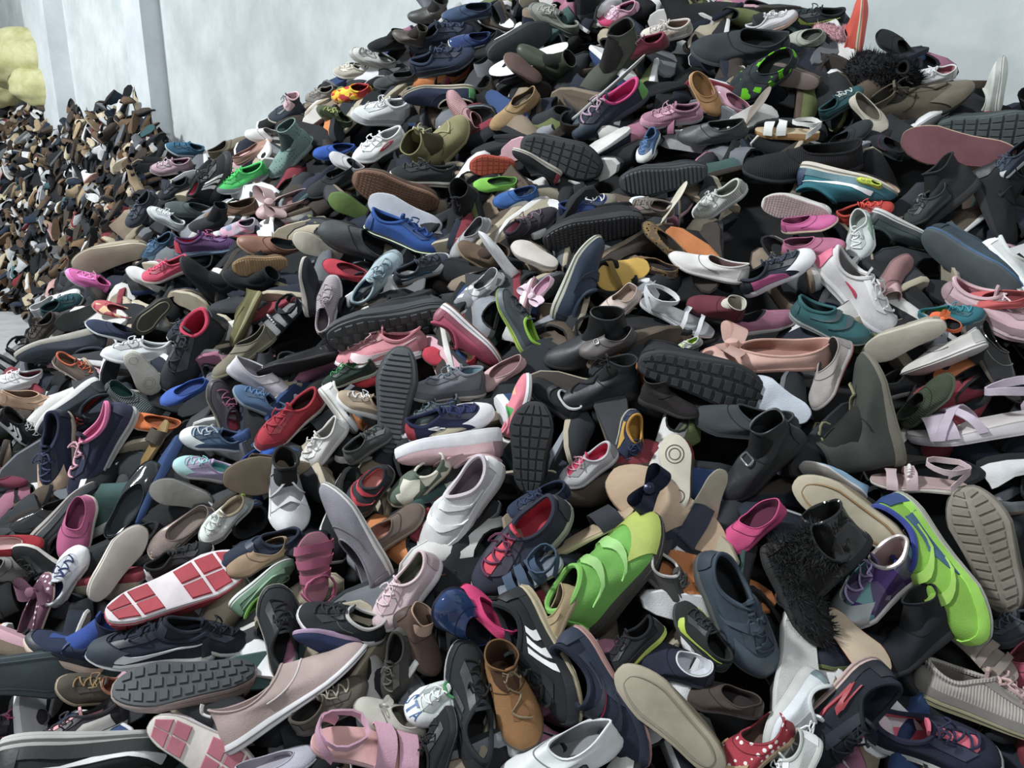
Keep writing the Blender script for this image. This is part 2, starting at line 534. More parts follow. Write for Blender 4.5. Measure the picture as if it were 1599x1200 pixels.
def build_parts(kind, up, sole, o):
    g = o.get
    # the pieces most shoes of a kind are sewn from
    kq = (.78, .86, 1.22)[o['seed'] % 3]
    if kind in ('snk', 'hi') and not g('pat'):
        o.setdefault('heel', shade(up, kq))
        if not g('toe') and o['seed'] % 2: o['guard'] = o.get('guard', shade(up, kq))
        if g('laces'): o.setdefault('eyestay', shade(up, kq))
        elif not g('strap') and abs(o['face']) < 75: o['laces'] = shade(up, 1.3); o.setdefault('eyestay', shade(up, kq))
    if kind in ('snk', 'hi', 'loaf') and o['seed'] % 4: o.setdefault('groove', shade(sole, .72))
    if kind in ('loaf', 'clog', 'boot', 'tall', 'dress'): o.setdefault('seam', shade(up, .6))
    if kind in ('loaf', 'boot', 'tall') and o['seed'] % 2: o.setdefault('heel', shade(up, .85))
    kw = dict(seed=o['seed'], side=o['side'])
    for k in ('wide', 'curl', 'sag', 'sbend', 'crump', 'flat', 'th', 'tt', 'shaft', 'zf', 'zs', 'zh', 'ocx', 'ohl', 'pt', 'spring', 'shx', 'ohw'):
        if g(k): kw[k] = float(o[k])
    kw['wide'] = (kw['wide'] if 'wide' in kw else FORMS[kind].get('wide', BASE['wide'])) * (1.1 if 'wide' in kw else 1) * o.get('wboost', 1.0)
    fm = Form('boot' if kind == 'boot' else kind, **kw)
    fin = g('fin', 'f')
    pat = g('pat')
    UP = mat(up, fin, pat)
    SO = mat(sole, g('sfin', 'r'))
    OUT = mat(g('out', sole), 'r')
    P = []

    def add(name, par, vf, m):
        P.append((name, par, fm.warp(vf[0]), vf[1], m))

    closed = kind not in ('sand', 'slide', 'insole', 'plat')
    # sole: outsole slab below, midsole above
    ot = .018
    if kind == 'insole':
        add('footbed', None, ring_solid(fm, [(.96, fm.zb), (1, lambda x: fm.zb(x) + .008), (1, lambda x: fm.zt(x) - .004), (.97, fm.zt)]), mat(up, fin, pat))
        add('edge_binding', None, ring_solid(fm, [(1.0, lambda x: fm.zb(x) + .002), (1.02, lambda x: fm.zb(x) + .006), (1.02, lambda x: fm.zt(x) - .006), (1.0, lambda x: fm.zt(x) - .003)], close_bottom=False, close_top=False), SO)
        return fm, P
    heel = float(g('heelup', 0))
    add('outsole', None, ring_solid(fm, [(.9, lambda x: fm.zb(x) - .001), (.97, lambda x: fm.zb(x) + .004), (.985, lambda x: fm.zb(x) + ot)], close_top=False), OUT)
    add('midsole', None, ring_solid(fm, [(.97, lambda x: fm.zb(x) + ot - .003), (1.0, lambda x: fm.zb(x) + ot + .008), (1.0, lambda x: fm.zb(x) * .6 + fm.zt(x) * .4), (.985, lambda x: fm.zt(x) - .012), (.95, fm.zt)], close_bottom=False), SO)
    if g('tread'):
        tk = g('tread').split(':')
        tm = mat(tk[1] if len(tk) > 1 else g('out', sole), 'r')
        tr = tread(fm, tk[0])
        for q in tr:
            add({'panel': 'tread_panel', 'grid': 'tread', 'rim': 'tread_rim', 'ring': 'tread_ring', 'bars': 'tread_bar'}.get(tk[0], 'tread_block'), 'outsole', q, tm)
            if tk[0] == 'grid': P[-1] += ('stuff',)
    if g('groove'):
        th = THS
        x, y = fm.outline(th, 1.0)
        add('sole_stripe', 'midsole', tube(np.c_[x, y, fm.zb(x) * .5 + fm.zt(x) * .5], .009, True, 4), mat(o['groove'], 'r'))

    if not closed:
        fb = mat(g('bed', sole), g('bfin', 'l'))
        add('footbed', None, ring_solid(fm, [(.97, lambda x: fm.zt(x) - .01), (.97, lambda x: fm.zt(x) + .004), (.9, lambda x: fm.zt(x) + .008)], close_bottom=False), fb)
        if kind == 'slide':
            w = float(g('sw', .26))
            add('strap', None, band(fm, .62, .7, .17, w), UP)
            if g('strap2'):
                add('strap', None, band(fm, float(g('sx2', .25)), float(g('sx2', .25)) + .02, .06, .16), mat(g('strap2'), fin))
        else:
            n = int(g('ns', 2))
            for i in range(n):
                xx = .78 - .2 * i
                add('strap', None, band(fm, xx - .02, xx + .03, .13 + .04 * i, float(g('sw', .09))), UP)
            if g('cross'):
                add('strap', None, band(fm, .5, .8, .17, .07), UP)
                add('strap', None, band(fm, .8, .5, .175, .07), UP)
            zz = float(g('az', .26))
            add('ankle_strap', None, loop_strap(fm, .22, .2, .125, zz, zz, .06, -180, 180), UP)
            add('heel_strap', None, loop_strap(fm, .2, .19, .13, .07, zz - .01, .1), UP)
        if g('pearls'):
            pt = []
            for i in range(9):
                ph = math.pi * (i + .5) / 9
                c = np.array([.6, .15 * math.cos(ph), .07 + .17 * math.sin(ph) ** .75 + .02])
                a = np.linspace(0, 2 * math.pi, 8, endpoint=False)
                rr = np.array([.3, 1, 1, .3]) * .022; hz = np.array([-.02, -.008, .008, .02])
                V = np.concatenate([c + np.stack([r_ * np.cos(a), r_ * np.sin(a), 0 * a + h_], -1) for r_, h_ in zip(rr, hz)])
                pt.append((V, grid_faces(8, 4, True) + [tuple(24 + q for q in range(8)), tuple(range(8))]))
            add('pearl_row', 'strap', join(pt), mat(o['pearls'], 'p'))
        if g('bow'):
            b = o['bow'].split(':')
            add('bow', None, bow_parts(fm, (.68, fm.side * .02, .22), float(b[1]) if len(b) > 1 else .2), mat(b[0], b[2] if len(b) > 2 else 'f'))
        return fm, P

    # closed upper
    vmax = 2.0 if fm.shaft else 1.0
    nv = 10
    vs = np.concatenate([np.linspace(0, 1, nv), np.linspace(1, 2, 5)[1:]]) if fm.shaft else np.linspace(0, 1, nv)
    T, Vv = np.meshgrid(THS, vs)
    V = fm.S(T, Vv).reshape(-1, 3)
    add('upper', None, (V, grid_faces(NT, len(vs), True)), UP)
    # lining
    LI = mat(g('lining', '1a1a1c'), 'f')
    r0 = fm.S(THS, vmax + 0 * THS)
    cen = r0.mean(0)
    rings = []
    x, y = fm.outline(THS, .72)
    inner = np.stack([.08 + (x - .02) * .62, y, fm.zt(x) + .012], -1)
    for u in (0, .12, .4, .75, 1):
        q = r0 * (1 - u) + inner * u
        q = cen + (q - cen) * np.array([.94, .9, 1]) if u < .5 else q
        rings.append(q)
    Vl = np.concatenate(rings)
    Fl = grid_faces(NT, 5, True)
    o4 = 4 * NT
    for i in range(NT // 2):
        q = list(dict.fromkeys([o4 + i, o4 + i + 1, o4 + (NT - i - 1) % NT, o4 + (NT - i) % NT]))
        if len(q) >= 3: Fl.append(tuple(q))
    add('lining', None, (Vl, Fl), LI)
    add('collar', None, tube(r0, .02 if kind in ('snk', 'hi', 'fur') else .01, True, 6), mat(g('collar', up), fin if fin != 'p' else 'l') if g('collar') else UP)

    D = math.radians
    if g('toe'):
        add('toe_cap', 'upper', rect(fm, -D(62), D(62), 0.0, float(g('toev', .42)), .012, 13, 6), mat(o['toe'], g('tfin', 'r')))
    if g('heel'):
        hh = o['heel'].split(':')
        add('heel_counter', 'upper', rect(fm, D(142), D(218), 0.02, .8, .012, 9, 6), mat(hh[0], hh[1] if len(hh) > 1 else 'l'))
    if g('guard'):
        add('mudguard', 'upper', rect(fm, 0, 2 * math.pi, 0.0, .2, .010, 33, 3), mat(o['guard'], 'l'))
    eye = kind in ('snk', 'hi', 'boot', 'dress', 'tall')
    if eye and (g('laces') or g('tongue')):
        tg = mat(g('tongue', up), 'f')
        A, B = np.meshgrid(np.linspace(-1, 1, 5), np.linspace(0, 1, 6), indexing='ij')
        add('vamp_tongue', 'upper', patch(fm, A * D(20) * (1 - .3 * B), .48 + .52 * B, .006), tg)
        top = fm.S(np.zeros(1), np.ones(1) * vmax)[0]
        tw = fm.ohw * .62
        nr = 5
        Vt = []
        for k in range(nr):
            u = k / (nr - 1)
            for yy in np.linspace(-1, 1, 5):
                Vt.append((top[0] - .02 - .05 * u * (0 if fm.shaft else 1) + .03 * u, top[1] + yy * tw * (1 - .12 * u), top[2] - .06 + .13 * u - .02 * yy * yy))
        Vt = np.array(Vt); V2 = Vt + np.array([-.022, 0, 0])
        Ft = grid_faces(5, nr) + grid_faces(5, nr, off=5 * nr)
        k0 = 5 * nr
        br = [0, 1, 2, 3, 4, 9, 14, 19, 24, 23, 22, 21, 20, 15, 10, 5]
        Ft += [(br[i], br[(i + 1) % 16], k0 + br[(i + 1) % 16], k0 + br[i]) for i in range(16)]
        add('tongue', None, (np.concatenate([Vt, V2]), Ft), tg)
    if eye and g('laces'):
        ls = []
        vlo, vhi, nl = (.5, .97, 6)
        if fm.shaft: vhi, nl = 1.75, 9
        vals = np.linspace(vlo, vhi, nl)
        a = np.linspace(-1, 1, 7)
        for i, v0 in enumerate(vals):
            dv = (vals[1] - vals[0]) * (.5 if i % 2 else -.5)
            th = a * D(21 if v0 < 1 else 30); vv = np.clip(v0 + dv * a, 0, vmax)
            ls.append(tube(fm.S(th, vv) + fm.N(th, vv) * .018, .0105))
        # loose bow ends
        c = fm.S(np.zeros(1), np.ones(1) * vhi)[0] + np.array([.03, 0, .02])
        for sg in (-1, 1):
            u = np.linspace(0, 1, 9)
            ls.append(tube(c + np.stack([.10 * u + .03 * np.sin(u * 9 + fm.seed), sg * (.10 * np.sin(u * 2.4)), .03 * np.sin(u * 3.1) - .10 * u * u], -1), .009))
        add('laces', None, join(ls), mat(o['laces'], 'f'))
        if g('eyestay'):
            for sg in (-1, 1):
                add('eyestay', 'upper', rect(fm, sg * D(22), sg * D(44), .45, .97, .010, 5, 7), mat(o['eyestay'], 'l'))
    if g('strap'):
        ss = o['strap'].split(':')
        n = int(ss[0])
        for i in range(n):
            vt = (.9, .66, .45)[i] if n > 1 else .8
            if fm.shaft: vt = (1.5, .95, .66)[i]
            ts = (1.9, 1.45, 1.1)[i] if n > 1 else 1.6
            add('strap', 'upper', strap(fm, vt, ts, (.42, .3, .22)[i], float(ss[2]) if len(ss) > 2 else .15), mat(ss[1], 'l'))
    if g('stripes'):
        for sg in (-1, 1):
            for k in range(3):
                t0 = D(72 + k * 13)
                add('stripe', 'upper', rect(fm, sg * t0, sg * (t0 + D(8)), .05, .78, .008, 3, 6, slant=-sg * D(16)), mat(o['stripes'], 'l'))
    if g('swoosh'):
        for sg in (-1, 1):
            a = np.linspace(0, 1, 14); b = np.array([-1, 1.])
            A, B = np.meshgrid(a, b, indexing='ij')
            T = sg * (D(38) + D(112) * A)
            mid = .36 - .22 * np.sin(np.clip(A * 1.6, 0, 1) * math.pi) * .8 + .42 * np.clip(A - .35, 0, 1) ** 1.2
            hw = .14 * (np.clip(A / .25, 0, 1) ** .7) * (1 - A) ** .8 + .01
            add('side_tick', 'upper', patch(fm, T, mid + B * hw, .008), mat(o['swoosh'], 'l'))
    if g('side'+'panel'):
        for sg in (-1, 1):
            add('side_panel', 'upper', rect(fm, sg * D(78), sg * D(130), .06, .72, .008, 7, 5, slant=-sg * D(12)), mat(o['sidepanel'], 'l'))
    if g('let'):
        tx, lc = o['let'].split(':')
        if g('lett') == 'toe':
            add('lettering', 'upper', letters(fm, tx, lambda u, w: ((u - .5) * D(70), .12 + .3 * (w))), mat(lc, 'l'))
        else:
            big = float(g('letw', 34))
            for sg in (-1, 1):
                if g('letr'):
                    mp = (lambda u, w: (D(66) + w * D(46), .66 - .5 * u)) if sg > 0 else (lambda u, w: (-(D(66) + w * D(46)), .16 + .5 * u))
                    add('lettering', 'upper', letters(fm, tx, mp, .24, .018), mat(lc, 'l'))
                    continue
                mp = (lambda u, w: (D(88) + (u - .5) * D(big), .3 + w * .4)) if sg > 0 else (lambda u, w: (-(D(88) - (u - .5) * D(big)), .3 + w * .4))
                add('lettering', 'upper', letters(fm, tx, mp, .22), mat(lc, 'l'))
    if g('heart'):
        for sg in (-1, 1):
            A, B = np.meshgrid(np.linspace(0, 1, 9), np.linspace(-1, 1, 5), indexing='ij')
            hw = np.where(A < .7, A / .7, np.sqrt(np.clip(1 - ((A - .7) / .3) ** 2, 0, 1)))
            add('heart', 'upper', patch(fm, sg * (D(84) + B * hw * D(9)), .3 + .34 * A - .1 * (1 - np.abs(B)) * (A > .8), .010), mat(o['heart'], 'l'))
    if g('dot'):
        A, B = np.meshgrid(np.linspace(0, 1, 7), np.linspace(0, 2 * math.pi, 13), indexing='ij')
        add('badge', 'upper', patch(fm, D(180) + A * np.cos(B) * D(16), .42 + A * np.sin(B) * .3, .014), mat(o['dot'], 'l'))
    if g('tab'):
        top = fm.S(np.array([math.pi]), np.array([vmax]))[0]
        add('pull_tab', None, band(Form('insole', wide=.001, bow=0), 0, 0, .0, .0) if False else tube(top + np.stack([-.015 - .03 * np.sin(np.linspace(0, 3.1, 8)), 0 * np.arange(8.), np.linspace(-.05, .05, 8)], -1), .014), mat(o['tab'], 'f'))
    if g('bow'):
        b = o['bow'].split(':')
        c = fm.S(np.zeros(1), np.ones(1) * (.86 if kind in ('flat', 'loaf') else .7))[0]
        add('bow', None, bow_parts(fm, c, float(b[1]) if len(b) > 1 else .2), mat(b[0], b[2] if len(b) > 2 else 'f'))
    if g('buckle'):
        c = fm.S(np.array([.15]), np.array([.75]))[0] + np.array([0, 0, .02])
        a = np.linspace(0, 2 * math.pi, 16, endpoint=False)
        add('buckle', None, tube(c + np.stack([.035 * np.sign(np.cos(a)) * np.abs(np.cos(a)) ** .4, .05 * np.sign(np.sin(a)) * np.abs(np.sin(a)) ** .4, 0 * a], -1), .009, True), mat(o['buckle'], 'g'))
    if g('gore'):
        for sg in (-1, 1):
            add('elastic_gore', 'upper', rect(fm, sg * D(80), sg * D(118), .55, .97, .005, 5, 5), mat(o['gore'], 'k'))
    if g('seam'):
        t = np.linspace(-D(95), D(95), 25)
        add('seam', 'upper', tube(fm.S(t, .5 + .3 * np.cos(t)) + fm.N(t, .5 + .3 * np.cos(t)) * .002, .006), mat(o['seam'], 'f'))
    if kind == 'fur' or g('fuzz'):
        rs = np.random.RandomState(fm.seed)
        n = 2600
        th = rs.uniform(0, 2 * math.pi, n); v = rs.uniform(0.02, vmax, n)
        p = fm.S(th, v); nn = fm.N(th, v) + rs.normal(0, .45, (n, 3))
        t = np.cross(nn, rs.normal(0, 1, (n, 3))); t /= np.linalg.norm(t, axis=1, keepdims=True)
        ln = rs.uniform(.04, .075, (n, 1))
        Vf = np.stack([p - t * .006, p + t * .006, p + nn * ln], 1).reshape(-1, 3)
        add('fur', None, (Vf, [(3 * i, 3 * i + 1, 3 * i + 2) for i in range(n)]), mat(g('fuzz', up), 'f'))
        P[-1] += ('stuff',)
    return fm, P


NAMES = {'snk': ('sneaker', 'shoe'), 'hi': ('high_top_sneaker', 'shoe'), 'boot': ('ankle_boot', 'boot'), 'tall': ('boot', 'boot'), 'flat': ('ballet_flat', 'shoe'),
         'loaf': ('slip_on_shoe', 'shoe'), 'clog': ('clog', 'shoe'), 'dress': ('dress_shoe', 'shoe'), 'sand': ('sandal', 'sandal'), 'slide': ('slide_sandal', 'sandal'),
         'insole': ('insole', 'insole'), 'plat': ('platform_sandal', 'sandal'), 'fur': ('fluffy_slipper', 'slipper')}
